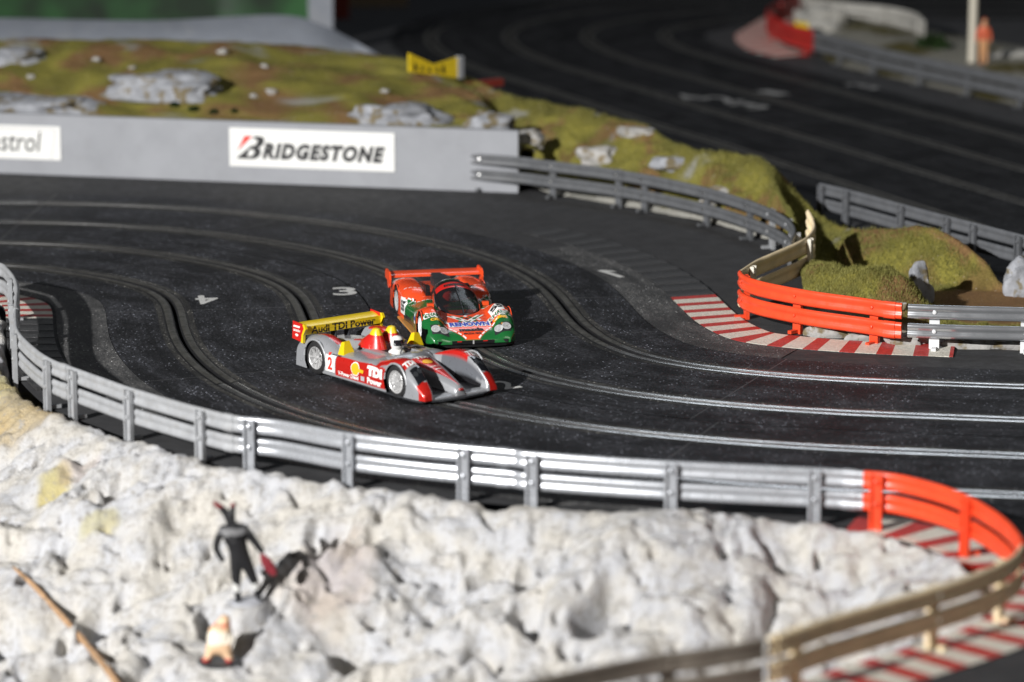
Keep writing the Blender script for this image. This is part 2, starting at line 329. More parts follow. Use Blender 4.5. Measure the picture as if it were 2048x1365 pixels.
def build_road(path, nm, label, detail):
    edges = [20.0] + [e for sl in SLOTS for e in (sl + 0.92, sl - 0.92)] + [-20.0]
    mb = MB(); UV = []
    for i in range(0, len(edges), 2):                     # five lanes of running surface between the slots
        a, b = edges[i], edges[i+1]
        if abs(a - b) > 8:
            mid = (a + b) / 2
            cuts = [(a, mid + 0.06), (mid - 0.06, b)] if abs(mid) < 1 else [(a, b)]
        else: cuts = [(a, b)]
        for q0, q1 in cuts:
            A, uv = strip(path, q0, q1, 0, 0, 4); mb.grid(A); UV.append(uv)
    A, uv = strip(path, 20.0, 20.0, 0, -0.8, 2); mb.grid(A); UV.append(uv)
    A, uv = strip(path, -20.0, -20.0, 0, -0.8, 2); mb.grid(A); UV.append(uv)
    A, uv = strip(path, 0.07, -0.07, -0.12, -0.12, 2); mb.grid(A); UV.append(uv)
    road = struct(nm, mb, MAT['road' if detail else 'road_far'], label, uv=np.vstack(UV), smooth=0)
    for k, sl in enumerate(SLOTS):                        # slot moulding and its two conductors
        mb = MB()
        for sg in (1, -1):
            pr = [(0.92, -0.10), (0.92, 0.0), (0.88, 0.025), (0.80, 0.025), (0.80, -0.02), (0.24, -0.02), (0.24, 0.03), (0.17, 0.03), (0.15, 0.0), (0.15, -0.75)]
            pr = [(sl + sg * o, z) for o, z in pr]; mb.sweep(path, pr, closed=False)
        mb.sweep(path, [(sl + 0.16, -0.74), (sl - 0.16, -0.74)], closed=False)
        obj('slot', mb, MAT['slot_black'], road, smooth=50) if detail else obj('slot', mb, MAT['slot_black'], road, smooth=50)
        for sg in (1, -1):
            pr = [(sl + sg * (0.24 + 0.55 * q), 0.012 + 0.06 * math.sin(PI * q)) for q in np.linspace(0, 1, 7)]
            if detail:
                s = arc(path); i0 = np.searchsorted(s, 47.5); i1 = np.searchsorted(s, 118)
                segs = ((0, i0 - 1, 'conductor_new' if k < 3 else 'conductor_worn'), (i0, i1, 'conductor_worn'), (i1 + 0, len(path) - 1, 'conductor'))
            else: segs = ((0, len(path) - 1, 'conductor_worn'),)  # far strips take the darker steel to dim the far track
            for a, b, mt in segs:
                c = MB(); c.sweep(path[a:b+1], pr, closed=False); obj('conductor_rail', c, MAT[mt], road, smooth=80)
        if detail:
            dr_ = MB(); uvs = []
            for sg in (1, -1):
                A, uv = strip(path, sl + sg * 0.93, sl + sg * 1.35, 0.004, 0.004, 2); dr_.grid(A if sg < 0 else A[:, ::-1]); uvs.append(uv if sg < 0 else uv.reshape(len(path), 2, 2)[:, ::-1].reshape(-1, 2))
            obj('dust_rim', dr_, MAT['dust_rim'], road, uv=np.vstack(uvs), smooth=0)
    return road
road = build_road(NEAR, 'race_track', 'black four lane slot track bending in an S past the two cars', True)
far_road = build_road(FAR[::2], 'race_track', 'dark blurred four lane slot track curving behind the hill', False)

# joints between the moulded track pieces: thin lighter lines across the lanes
s_near = arc(NEAR); t_near, n_near = frames(NEAR)
def at_s(path, s):
    a = arc(path); t, n = frames(path); f = lambda c: np.interp(s, a, c)
    return np.array([f(path[:, 0]), f(path[:, 1])]), np.array([f(t[:, 0]), f(t[:, 1])]), np.array([f(n[:, 0]), f(n[:, 1])])
def road_s(px, py):
    q = np.array(g(px, py)[:2]); i = np.hypot(*(NEAR - q).T).argmin(); return s_near[i], float((q - NEAR[i]) @ n_near[i])
MAT['joint'] = M('track_joint', (0.075, 0.075, 0.078), 0.5, var=0.4, vs_=2)
for s0, o0, o1 in ((47.5, 20, -20), (64, 20, 0.1), (67, -0.1, -20), (96, 20, -20), (112, 20, 0.1), (116, -0.1, -20), (143, 20, 0.1), (145, -0.1, -20)):
    c, t, n = at_s(NEAR, s0); mb = MB()
    lanes = [o for o in (19.9, 15.78, 13.92, 5.88, 4.02, 0.1, -0.1, -4.02, -5.88, -13.92, -15.78, -19.9)]
    for a, b in zip(lanes[::2], lanes[1::2]):
        if a <= o0 and b >= o1:
            p = [c + n * a + t * 0.045, c + n * b + t * 0.045, c + n * b - t * 0.045, c + n * a - t * 0.045]
            mb.add([(*q, 0.006) for q in p], [(0, 1, 2, 3)])
    obj('track_joint', mb, MAT['joint'], road, smooth=0)

# lane numbers painted on the near track, read from the far side as in the photograph
def paint_text(txt, px, py, w, h, ang, parent, mat='white_paint', z=0.012, off=0.02, shear=0.0):
    V, F = text2d(txt, w, h, offset=off, shear=shear); c = g(px, py); mb = MB(); ca, sa = math.cos(ang), math.sin(ang)
    mb.add([(c[0] + x * ca - y * sa, c[1] + x * sa + y * ca, z) for x, y in V], F); return obj('lane_number', mb, MAT[mat], parent, smooth=0, recalc=False)
paint_text('4', 414, 600, 1.75, 3.4, 0.15 + PI, road)
paint_text('3', 689, 583, 1.9, 3.2, 0.10, road)
c1 = np.array(g(1222, 548)[:2]); u1 = np.array([math.cos(-1.05), math.sin(-1.05)]); v1 = np.array([u1[1], -u1[0]]) * -1
one = MB().add([(*(c1 + u1 * a_ + v1 * b_), 0.012) for a_, b_ in ((-1.7, -0.28), (1.7, -0.28), (1.7, 0.28), (-0.9, 0.28), (-0.45, 0.85), (-0.95, 0.85), (-1.7, 0.30))], [(0, 1, 2, 3, 6), (3, 4, 5, 6)]); obj('lane_number', one, MAT['white_paint'], road, smooth=0)
paint_text('2', 1010, 770, 1.4, 2.6, 0.5, road)
for tx, px, py, w_, h_ in (('4', 1378, 195, 2.2, 5), ('1', 1545, 186, 2.0, 4), ('3', 1726, 173, 2.0, 5)):
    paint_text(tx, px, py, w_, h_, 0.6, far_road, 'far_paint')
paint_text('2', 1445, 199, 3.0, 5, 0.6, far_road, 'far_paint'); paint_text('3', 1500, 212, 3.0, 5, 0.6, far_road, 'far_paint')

# pebbled shoulders, kerbs
def near_sub(s0, s1): return NEAR[np.searchsorted(s_near, s0):np.searchsorted(s_near, s1) + 1]
A, uv = strip(near_sub(82, 142), 20.05, 23.6, -0.005, 0.0, 5); struct('shoulder', MB().grid(A), MAT['shoulder'], 'pebbled dark shoulder beside the outer lane', uv=uv, smooth=0)
A, uv = strip(near_sub(50, 150), -23.8, -20.05, 0.0, -0.005, 5); struct('shoulder', MB().grid(A), MAT['shoulder'], 'pebbled dark shoulder beside the inner lane', uv=uv, smooth=0)
def kerb(name, label, path, o0, o1, pitch, mats, duty=0.5, z_in=0.02, z_out=0.14, s0=0.0, s1=None, skew=0.0, group=None, parent=None, gap=0.0):
    """a kerb whose every painted block is a piece of its own"""
    S = arc(path); s1 = s1 or S[-1]; c, t, n = at_s(path, (s0 + s1) / 2)
    root = struct(name, MB().sweep(path[np.searchsorted(S, s0):np.searchsorted(S, s1) + 1], [(o0, -0.2), (o0, z_in - 0.03), (o1, z_out - 0.03), (o1, -0.2)]), MAT['kerb_dark'], label, smooth=0)
    k = 0; s = s0
    while s < s1 - 0.05:
        e = min(s1, s + pitch * (duty if k % 2 == 0 else 1 - duty)); mb = MB(); ss = np.linspace(s, e - gap, 4)
        A = np.zeros((4, 4, 3))
        for i, q in enumerate(ss):
            for j in range(4):
                f = j / 3; cc, tt, nn = at_s(path, q + skew * f); A[i, j, :2] = cc + nn * (o0 + (o1 - o0) * f); A[i, j, 2] = z_in + (z_out - z_in) * f + (0.03 if (k % 2 and gap) else 0)
        mb.grid(A); B = A.copy(); B[..., 2] -= 0.05
        rim = [(0, j) for j in range(4)] + [(i, 3) for i in range(1, 4)] + [(3, j) for j in (2, 1, 0)] + [(i, 0) for i in (2, 1)]
        top = [tuple(A[i]) for i in rim]; bot = [tuple(B[i]) for i in rim]; m = len(rim)
        mb.add(top + bot, [(i, (i+1) % m, m + (i+1) % m, m + i) for i in range(m)])
        obj('kerb_block', mb, MAT[mats[k % 2]], root, smooth=30); s = e; k += 1
    return root
KR = crom(offset(near_sub(66, 165), 25.4)[::6], 0.4); KL = crom(offset(near_sub(44, 150), -25.8)[::6], 0.4)
def s_near_to(P, px, py):
    q = np.array(g(px, py)[:2]); return float(arc(P)[np.hypot(*(P - q).T).argmin()])
sk0 = s_near_to(KR, 1410, 594); sk1 = s_near_to(KR, 1912, 708)
kerb('kerb', 'red and white striped kerb below the orange guardrail', KR, -1.75, 1.75, 2.55, ('kerb_red', 'kerb_white'), 0.42, s0=sk0, s1=sk1)
kerb('kerb', 'unpainted dark ribbed kerb in front of the orange guardrail', KR, -1.75, 1.75, 2.7, ('kerb_dark', 'kerb_pebble'), 0.5, s0=s_near_to(KR, 1060, 462), s1=sk0 - 0.05, gap=0.12)
skl = s_near_to(KL, 75, 638)
kerb('kerb', 'red and white kerb end at the left edge inside the grey guardrail', KL, -1.75, 1.75, 2.1, ('kerb_red', 'kerb_white'), 0.42, s0=max(0.2, skl - 14), s1=skl, z_in=0.14, z_out=0.02)
kerb('kerb', 'unpainted dark ribbed kerb behind the left grey guardrail', KL, -1.75, 1.75, 2.4, ('kerb_dark', 'kerb_pebble'), 0.5, s0=skl + 0.05, s1=min(skl + 24, arc(KL)[-1]), z_in=0.14, z_out=0.02, gap=0.12)

def px_path(pts, z, step=0.45): return crom([g(a, b, z)[:2] for a, b in pts], step)
NR = px_path([(-60, 512), (0, 526), (14, 536), (28, 554), (34, 575), (32, 605), (31, 638), (37, 664), (70, 697), (102, 718), (141, 733), (211, 758), (260, 775), (352, 802), (404, 816), (468, 831), (560, 841), (694, 865), (830, 881), (924, 890), (1026, 899), (1068, 904), (1320, 921), (1629, 936), (1724, 942), (1790, 948), (1870, 967), (1939, 993), (2000, 1030), (2034, 1064), (2043, 1090), (2020, 1116), (1968, 1140), (1900, 1164), (1775, 1200), (1665, 1232), (1541, 1273), (1410, 1297), (1300, 1311), (1090, 1353), (950, 1385), (800, 1420)], 3.4, 0.4)
ISL = np.vstack([NR, [(-14, -84), (-54, -84), (-54, NR[0, 1])]])            # outline of the rocky island
# the flat painted table between the roads (the roads are cut out of it)
def apron():
    out = [(-130, -130), (130, -130), (130, 420), (-130, 420)]
    polys = []
    for path in (NEAR[::3], FAR[::4]):
        polys.append(np.vstack([offset(path, 20.02), offset(path, -20.02)[::-1]]))
    polys.append(np.vstack([NR[::3], ISL[-3:]]))
    V = [Vector(p) for p in out]; E = [(0, 1), (1, 2), (2, 3), (3, 0)]
    for P in polys:
        n0 = len(V); V += [Vector(p) for p in P]; E += [(n0 + i, n0 + (i + 1) % len(P)) for i in range(len(P))]
    v, e, f, *_ = geometry.delaunay_2d_cdt(V, E, [], 1, 1e-4)
    v = np.array([tuple(q) for q in v])
    def inside(P, q):
        x, y = q; j = len(P) - 1; r = False
        for i in range(len(P)):
            if (P[i][1] > y) != (P[j][1] > y) and x < (P[j][0]-P[i][0])*(y-P[i][1])/(P[j][1]-P[i][1]) + P[i][0]: r = not r
            j = i
        return r
    F = [t for t in f if not any(inside(P, v[list(t)].mean(0)) for P in polys)]
    return MB().add([(x, y, -0.06) for x, y in v], F)
struct('table_top', apron(), MAT['apron'], 'flat dark grey painted table around the track', smooth=0)
struct('floor', MB().add([(-300, -300, -70), (300, -300, -70), (300, 600, -70), (-300, 600, -70)], [(0, 1, 2, 3)]), MAT['slot_black'], smooth=0)

# ================================================================== GUARDRAILS
def beam_profile(z0, h, side, depth=0.14):
    """closed section of a corrugated beam: two rounded ribs on both faces; side = +1 ribs stand towards the left of the path"""
    q = np.linspace(0, 1, 15); rib = np.array([0, .62, .95, 1, .95, .72, .42, .3, .42, .72, .95, 1, .95, .62, 0])
    f = [(side * (0.04 + depth * r), z0 + h * t) for r, t in zip(rib, q)]
    b = [(side * (-0.04 - 0.11 * r), z0 + h * t) for r, t in zip(rib, q)][::-1]
    return f + b
def guardrail(label, path, side, mat, posts, ztop=3.4, h=1.06, gap=0.25, post_mat=None, group='guardrails around the track', lean=None, back=True, dz=0.0, foot=True, z_end=None, bolt_mat=None, zs=None):
    """path: plan points; side +1: the track lies to the left of the path"""
    P = np.asarray(path)[:, :2]; S = arc(P); o = thing('guardrail', label, 'guardrail', (P[0,0], P[0,1], dz), group=group)
    m = MAT[mat]; pm = MAT[post_mat or mat]; zu = ztop - h; zl = zu - gap - h
    obj('upper_beam', MB().sweep(P, [(a, b + dz) for a, b in beam_profile(zu, h, side)], z=zs), m, o, smooth=55)
    obj('lower_beam', MB().sweep(P, [(a, b + dz) for a, b in beam_profile(zl, h, side)], z=zs), m, o, smooth=55)
    for nm_, zb in (('upper', zu), ('lower', zl)):                      # sleeve over the joint at the end of the section
        k = max(3, int(0.9 / max(1e-6, S[1] - S[0]))); Q = P[-k - 1:-1] if len(P) > k + 2 else P[-3:]
        obj('joint_sleeve', MB().sweep(Q, [(a * 1.12 + math.copysign(0.035, a), zb + dz - 0.03 + (b - zb) * (h + 0.06) / h) for a, b in beam_profile(zb, h, side)], z=None if zs is None else zs[-k - 1:-1]), m, o, smooth=55)
    for ps in posts:
        c, t, n = at_s(P, ps * S[-1] if ps <= 1 else ps); a = math.atan2(t[1], t[0]); mb = MB(); zz = 0 if zs is None else float(np.interp(ps * S[-1] if ps <= 1 else ps, S, zs))
        z0, z1 = dz - 0.9, dz + ztop - 0.12 + zz
        mb.box((c[0] - n[0]*side*0.27, c[1] - n[1]*side*0.27, (z0+z1)/2), (0.36, 0.07, (z1-z0)/2), a)
        for e in (-0.30, 0.30):
            mb.box((c[0] - n[0]*side*0.36 + t[0]*e, c[1] - n[1]*side*0.36 + t[1]*e, (z0+z1)/2 + 0.02), (0.07, 0.14, (z1-z0)/2 + 0.0), a)
        if foot: mb.box((c[0] + n[0]*side*0.15, c[1] + n[1]*side*0.15, dz + 0.14), (0.17, 0.42, 0.12), a)
        pt = obj('post', mb, pm, o, smooth=30)
        bl = MB()
        for zb in (zu + h/2, zl + h/2):
            for off in (side * 0.12, -side * 0.46):
                q = [(c[0] + n[0]*off, c[1] + n[1]*off, dz + zz + zb)]
                for ring, rr in ((0.0, 0.16), (0.06, 0.15), (0.10, 0.08)):
                    pass
                d = np.sign(off) if off else 1; V = []; k = 8
                for ring, rr in ((0.0, 0.16), (0.07, 0.14), (0.10, 0.06)):
                    for i in range(k):
                        an = 2*PI*i/k; V.append((q[0][0] + n[0]*d*ring + t[0]*rr*math.cos(an), q[0][1] + n[1]*d*ring + t[1]*rr*math.cos(an), q[0][2] + rr*math.sin(an)))
                F = [(r*k+i, r*k+(i+1) % k, (r+1)*k+(i+1) % k, (r+1)*k+i) for r in range(2) for i in range(k)] + [tuple(range(2*k, 3*k))]
                bl.add(V, F)
        obj('bolt', bl, MAT[bolt_mat] if bolt_mat else pm, pt, smooth=40)
    return o
def cut(P, a, b):
    S = arc(P); return P[np.searchsorted(S, a):np.searchsorted(S, b) + 1]
def s_at(P, px, py, z):
    q = np.array(g(px, py, z)[:2]); return arc(P)[np.hypot(*(P - q).T).argmin()]
# the back rail, dark grey, curving from the wall to the kerb
BR = px_path([(914, 305), (1037, 314), (1095, 321), (1252, 342), (1404, 373), (1509, 405), (1564, 430), (1584, 447), (1589, 463), (1580, 486)], 3.45)
sb = s_at(BR, 1255, 343, 3.45); sb2 = s_at(BR, 1509, 405, 3.45); eb = arc(BR)[-1]
guardrail('dark grey guardrail section starting against the grey wall', cut(BR, 0, sb), -1, 'rail_dark', (0.12, 0.53, 0.93), 3.45, 1.05, 0.40, bolt_mat='steel_bolt')
guardrail('dark grey guardrail section in the middle of the back curve', cut(BR, sb, sb2), -1, 'rail_dark', (0.10, 0.55, 0.93), 3.45, 1.05, 0.40, bolt_mat='steel_bolt')
guardrail('short dark grey guardrail section hooking round behind the tan one', cut(BR, sb2, eb), -1, 'rail_dark', (0.16, 0.42, 0.75), 3.45, 1.05, 0.40, post_mat='rail_grey')
# right-hand rail: orange then silver
RR = px_path([(1480, 541), (1486, 549), (1503, 557), (1541, 567), (1622, 582), (1725, 596), (1800, 606), (1920, 611), (2048, 614), (2200, 617)], 3.4)
so = s_at(RR, 1800, 606, 3.4)
guardrail('bright orange curved guardrail standing behind the striped kerb', cut(RR, 0, so), -1, 'rail_orange', (0.085, 0.47, 0.86), 3.4, 1.2, 0.24)
guardrail('shiny silver guardrail joined to the orange one at the right edge', cut(RR, so + 0.2, arc(RR)[-1]), -1, 'rail_chrome', (0.14, 0.62), 3.36, 1.05, 0.36, post_mat='rail_white')
# tan piece turning back from the orange rail, its free end bent upwards
TPz = crom([g(1481, 541, 3.4), g(1512, 521, 3.5), g(1541, 508, 3.65), g(1602, 481, 4.0), g(1622, 465, 4.15), g(1628, 448, 4.4), g(1616, 420, 5.2)], 0.4)
TP = TPz[:, :2]; zs = TPz[:, 2] - 3.4
guardrail('tan plastic guardrail behind the orange one with its free end bent upwards', TP, 1, 'rail_tan', (0.12, 0.66), 3.4, 1.28, 0.28, post_mat='rail_cream', foot=False, zs=zs)
# near rail, seen from behind
sec = [0] + [s_at(NR, a, b, 3.4) for a, b in ((33, 620), (140, 733), (476, 832), (1030, 899), (1722, 942))]
i_tip = s_at(NR, 2043, 1090, 3.4); i_tan = s_at(NR, 1541, 1273, 3.4); e_nr = arc(NR)[-1]
def p_at(a, b, pts):
    """posts at surveyed spots along a section"""
    return [float(np.clip((s_at(NR, x, y, 3.4) - a) / (b - a), 0.02, 0.98)) for x, y in pts]
G_ = 'guardrails around the track'
guardrail('light grey guardrail end curling away at the left edge', cut(NR, sec[0], sec[1]), 1, 'rail_grey', (0.45, 0.9), 3.4)
guardrail('short grey guardrail section beside the mossy bank at the left', cut(NR, sec[1], sec[2]), 1, 'rail_grey', p_at(sec[1], sec[2], [(37, 664), (102, 718)]), 3.4)
guardrail('dusty grey guardrail section at the left, third from the left edge', cut(NR, sec[2], sec[3]), 1, 'rail_grey', p_at(sec[2], sec[3], [(153, 738), (262, 776), (406, 816)]), 3.4)
guardrail('silver grey guardrail section right above the dark standing figure', cut(NR, sec[3], sec[4]), 1, 'rail_silver', p_at(sec[3], sec[4], [(497, 835), (703, 866), (935, 891)]), 3.4)
guardrail('silver grey guardrail section between the other silver one and the near orange one', cut(NR, sec[4], sec[5]), 1, 'rail_silver', p_at(sec[4], sec[5], [(1066, 904), (1342, 922), (1634, 936)]), 3.4)
guardrail('orange guardrail curving round the tip of the near rocks', cut(NR, sec[5], i_tip - 0.2), 1, 'rail_orange', p_at(sec[5], i_tip, [(1755, 944), (1943, 995)]), 3.4)
guardrail('tan guardrail in the foreground continuing the near orange one', cut(NR, i_tip, i_tan), 1, 'rail_tan', p_at(i_tip, i_tan, [(2015, 1118), (1878, 1170), (1600, 1253)]), 3.4, bolt_mat='rail_cream')
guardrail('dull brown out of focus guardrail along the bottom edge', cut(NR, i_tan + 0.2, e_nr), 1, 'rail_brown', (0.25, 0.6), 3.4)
kerb('kerb', 'red and white kerb under the near orange and tan guardrails', cut(NR, sec[5] - 1, i_tan + 8), -1.2, 2.9, 2.7, ('kerb_red', 'kerb_white'), 0.45, z_in=0.02, z_out=0.02)

# ================================================================== WALL AND SIGNS
wa, wb = np.array(g(-160, 339)[:2]), np.array(g(1036, 385)[:2])
wt = (wb - wa) / np.linalg.norm(wb - wa); wa = wa - wt * 32; wn = np.array([wt[1], -wt[0]]); wl = np.linalg.norm(wb - wa); wang = math.atan2(wt[1], wt[0])
def on_wall(px, py, out=0.0):
    """point of the wall face seen at a photo pixel"""
    d = np.array(g(px, py, 0)) - np.array((0, CAM_Y, CAM_H)); c = np.array((0, CAM_Y, CAM_H))
    k = ((wa - c[:2]) @ wn) / (d[:2] @ wn); p = c + d * k; return (p[:2] - wa) @ wt, p[2]
WH = on_wall(600, 248)[1]
wall = thing('barrier_wall', 'long grey painted barrier wall carrying the sign boards', 'wall', (*((wa + wb) / 2), 0))
c = (wa + wb) / 2 - wn * 0.45
obj('wall_panel', MB().box((c[0], c[1], WH / 2 - 0.3), (wl / 2, 0.45, WH / 2 + 0.3), wang), MAT['wall_grey'], wall, smooth=0)
def sign(label, x0, x1, z0, z1, name='sign_board'):
    c = wa + wt * (x0 + x1) / 2 + wn * 0.06
    o = thing(name, label, 'sign', (c[0], c[1], z0))
    obj('board', MB().box((c[0], c[1], (z0 + z1) / 2), ((x1 - x0) / 2, 0.055, (z1 - z0) / 2), wang), MAT['sign_white'], o, smooth=0)
    return o
def wall_poly(V, F, name, mat, parent, out=0.122):
    mb = MB(); mb.add([(*(wa + wt * x + wn * out), z) for x, z in V], F); return obj(name, mb, MAT[mat], parent, smooth=0, recalc=False)
bx0, bz1 = on_wall(459, 253); bx1, bz0 = on_wall(790, 347); bz0 = (bz0 + on_wall(459, 329)[1]) / 2; bz1 = (bz1 + on_wall(790, 269)[1]) / 2
bs = sign('white sign board reading BRIDGESTONE on the grey wall', bx0, bx1, bz0, bz1)
bw, bh = bx1 - bx0, bz1 - bz0
V, F = text2d('RIDGESTONE', bw * 0.745, bh * 0.43, shear=0.28, offset=0.066, spacing=1.20); wall_poly(V + (bx0 + bw * 0.572, bz0 + bh * 0.425), F, 'lettering', 'ink_black', bs)
# the big leaning B with its red wedge
ox, oz, sc = bx0 + bw * 0.045, bz0 + bh * 0.20, bh * 0.60
def Bp(pts): return [(ox + (x + 0.36 * y) * sc, oz + y * sc) for x, y in pts]
wall_poly(Bp([(0.0, 0.0), (0.42, 0.0), (0.42, 0.56), (0.0, 0.06)]), [(0, 1, 2, 3)], 'lettering', 'ink_black', bs)
hole = [(0.42, 0.0), (0.75, 0.0), (0.93, 0.08), (0.99, 0.25), (0.93, 0.42), (0.80, 0.5), (0.92, 0.58), (0.97, 0.76), (0.90, 0.93), (0.72, 1.0), (0.42, 1.0), (0.42, 0.88), (0.60, 0.86), (0.66, 0.75), (0.60, 0.60), (0.42, 0.58), (0.42, 0.42), (0.62, 0.40), (0.69, 0.26), (0.62, 0.13), (0.42, 0.11)]
hv = Bp(hole); tv = geometry.tessellate_polygon([[Vector((x, z, 0)) for x, z in hv]]); wall_poly(hv, [tuple(t) for t in tv], 'lettering', 'ink_black', bs)
wall_poly(Bp([(0.0, 1.0), (0.36, 1.0), (-0.10, 0.36), (-0.10, 0.32)]), [(0, 1, 2, 3)], 'red_wedge', 'ink_red', bs)
cx1, cz1 = on_wall(121, 254); cx0 = cx1 - 11.2; cz0 = on_wall(121, 321)[1]
cs = sign('white sign board reading Castrol cut by the left edge', cx0, cx1, cz0, cz1)
V, F = text2d('Castrol', 6.5, (cz1 - cz0) * 0.60, shear=0.16, offset=0.004); wall_poly(V + (cx1 - 1.95 - 3.25, (cz0 + cz1) / 2 + 0.1), F, 'lettering', 'ink_black', cs)
wall_poly([(cx1 - 1.0, cz0 + 0.1), (cx1 - 0.93, cz0 + 0.1), (cx1 - 0.45, cz1 - 0.25), (cx1 - 0.52, cz1 - 0.25)], [(0, 1, 2, 3)], 'border_line', 'ink_grey', cs)
wall_poly([(cx0 + 0.3, cz1 - 0.32), (cx1 - 0.5, cz1 - 0.32), (cx1 - 0.5, cz1 - 0.25), (cx0 + 0.3, cz1 - 0.25)], [(0, 1, 2, 3)], 'border_line', 'ink_grey', cs, 0.124)
# ================================================================== ROCKY ISLAND IN FRONT
def rock_material():
    m, nt, b = nodes('plaster_rock'); v = coords(nt)
    a = N(nt, 'ShaderNodeAttribute', attribute_name='Paint').outputs['Color']
    n1 = noise_n(nt, v, 0.35, 5); n2 = noise_n(nt, v, 2.6, 4, 0.65)
    tint = mix(nt, ramp(nt, n1, 0.40, 0.62), (0.96, 0.98, 1.04), (1.02, 0.985, 0.92))
    c = mix(nt, 1.0, a, tint, 'MULTIPLY')
    c = mix(nt, ramp(nt, n2, 0.54, 0.74), c, (0.27, 0.245, 0.21)); c = mix(nt, ramp(nt, noise_n(nt, v, 1.1, 5, 0.7), 0.56, 0.66), c, (0.33, 0.315, 0.295))
    nt.links.new(c, b.inputs['Base Color']); b.inputs['Roughness'].default_value = 0.72; b.inputs['Specular IOR Level'].default_value = 0.35
    bump(nt, b, mix(nt, 0.5, noise_n(nt, v, 2.2, 5, 0.65), noise_n(nt, v, 7, 4)), 1.0, 0.0022)
    return m
MAT['rock'] = rock_material()
def seg_dist(x, y, P):
    best = np.full(x.shape, 1e9)
    for i in range(0, len(P) - 1, 2):
        a = P[i]; b = P[min(i + 2, len(P) - 1)]; d = b - a; L2 = d @ d + 1e-9
        t = np.clip(((x - a[0]) * d[0] + (y - a[1]) * d[1]) / L2, 0, 1); best = np.minimum(best, np.hypot(x - a[0] - t * d[0], y - a[1] - t * d[1]))
    return best
def poly_in(x, y, P):
    r = np.zeros(x.shape, bool); j = len(P) - 1
    for i in range(len(P)):
        c = ((P[i][1] > y) != (P[j][1] > y)) & (x < (P[j][0]-P[i][0]) * (y-P[i][1]) / (P[j][1]-P[i][1] + 1e-12) + P[i][0]); r ^= c; j = i
    return r
NR_UP = NR[:np.searchsorted(arc(NR), i_tip)]; NR_LO = NR[np.searchsorted(arc(NR), i_tip):]
def rock_height(x, y):
    ins = poly_in(x, y, ISL); d1 = seg_dist(x, y, NR_UP); d2 = seg_dist(x, y, NR_LO); d = np.minimum(d1, d2) * np.where(ins, 1, -1)
    wx = x + 1.6 * pn(x*0.20, y*0.20, 3) + 0.40 * pn(x*0.7, y*0.7, 4); wy = y + 1.6 * pn(x*0.20+9, y*0.20, 5) + 0.40 * pn(x*0.7, y*0.7+5, 6)
    u = wx * 0.80 + wy * 0.60; v_ = -wx * 0.60 + wy * 0.80
    big = pn(u*0.05, v_*0.085, 1) * 3.2
    rid = (np.abs(pn(u*0.085, v_*0.14, 2)) - 0.2) * 3.0
    lump = sm(-0.30, 0.10, pn(x*0.10, y*0.12, 40))                       # lumpy zones between smoother slabs
    med = (np.abs(pn(u*0.24, v_*0.34, 8)) - 0.2) * 2.8 * (0.25 + 0.75 * lump)
    sml = (np.abs(pn(wx*0.62, wy*0.66, 9)) - 0.2) * 0.75 * (0.3 + 0.7 * lump) + pn(wx*1.4, wy*1.5, 10) * 0.20 + pn(x*2.7, y*2.7, 13) * 0.11 + pn(x*5.5, y*5.5, 14) * 0.05
    f, idn = worley(wx*0.20, wy*0.19, 2); hole = np.where(idn > 0.45, -3.0 * np.exp(-(f / 0.23) ** 5), 0)
    f2, id2 = worley(wx*0.44, wy*0.40, 6); hole2 = np.where(id2 > 0.66, -1.3 * np.exp(-(f2 / 0.20) ** 5), 0)
    f3, id3 = worley(wx*0.9, wy*0.8, 9); hole3 = np.where(id3 > 0.70, -0.55 * np.exp(-(f3 / 0.24) ** 4), 0)
    rough = big * 0.8 + rid + med + hole + hole2 + hole3
    amp = 0.12 + 0.88 * sm(1.0, 7.0, d)
    kb = sm(0, 1, (s_tip(x, y)))                                       # lower shelf at the tip, where the kerb shows
    base = np.maximum(0.45 - 0.50 * np.maximum(d1 - 2.0, 0) * np.where(ins, 1, 0), -0.2 - 0.8 * np.maximum(d2 - 1.0, 0)); base = np.maximum(base, -26 - 0 * x)
    z = base + rough * amp + sml * (0.5 + 0.5 * sm(0.5, 3, d))
    edge = sm(0.25 + 0.8 * kb, 1.2 + 0.9 * kb, d + 0.5 * pn(x*0.5, y*0.5, 12))
    return np.where(edge < 1, np.minimum(z, -1.6 + (z + 1.6) * edge), z), d
TIP = np.array(g(1990, 1110)[:2])
def s_tip(x, y): return 1 - sm(7, 13, np.hypot(x - TIP[0], (y - TIP[1]) * 0.8))
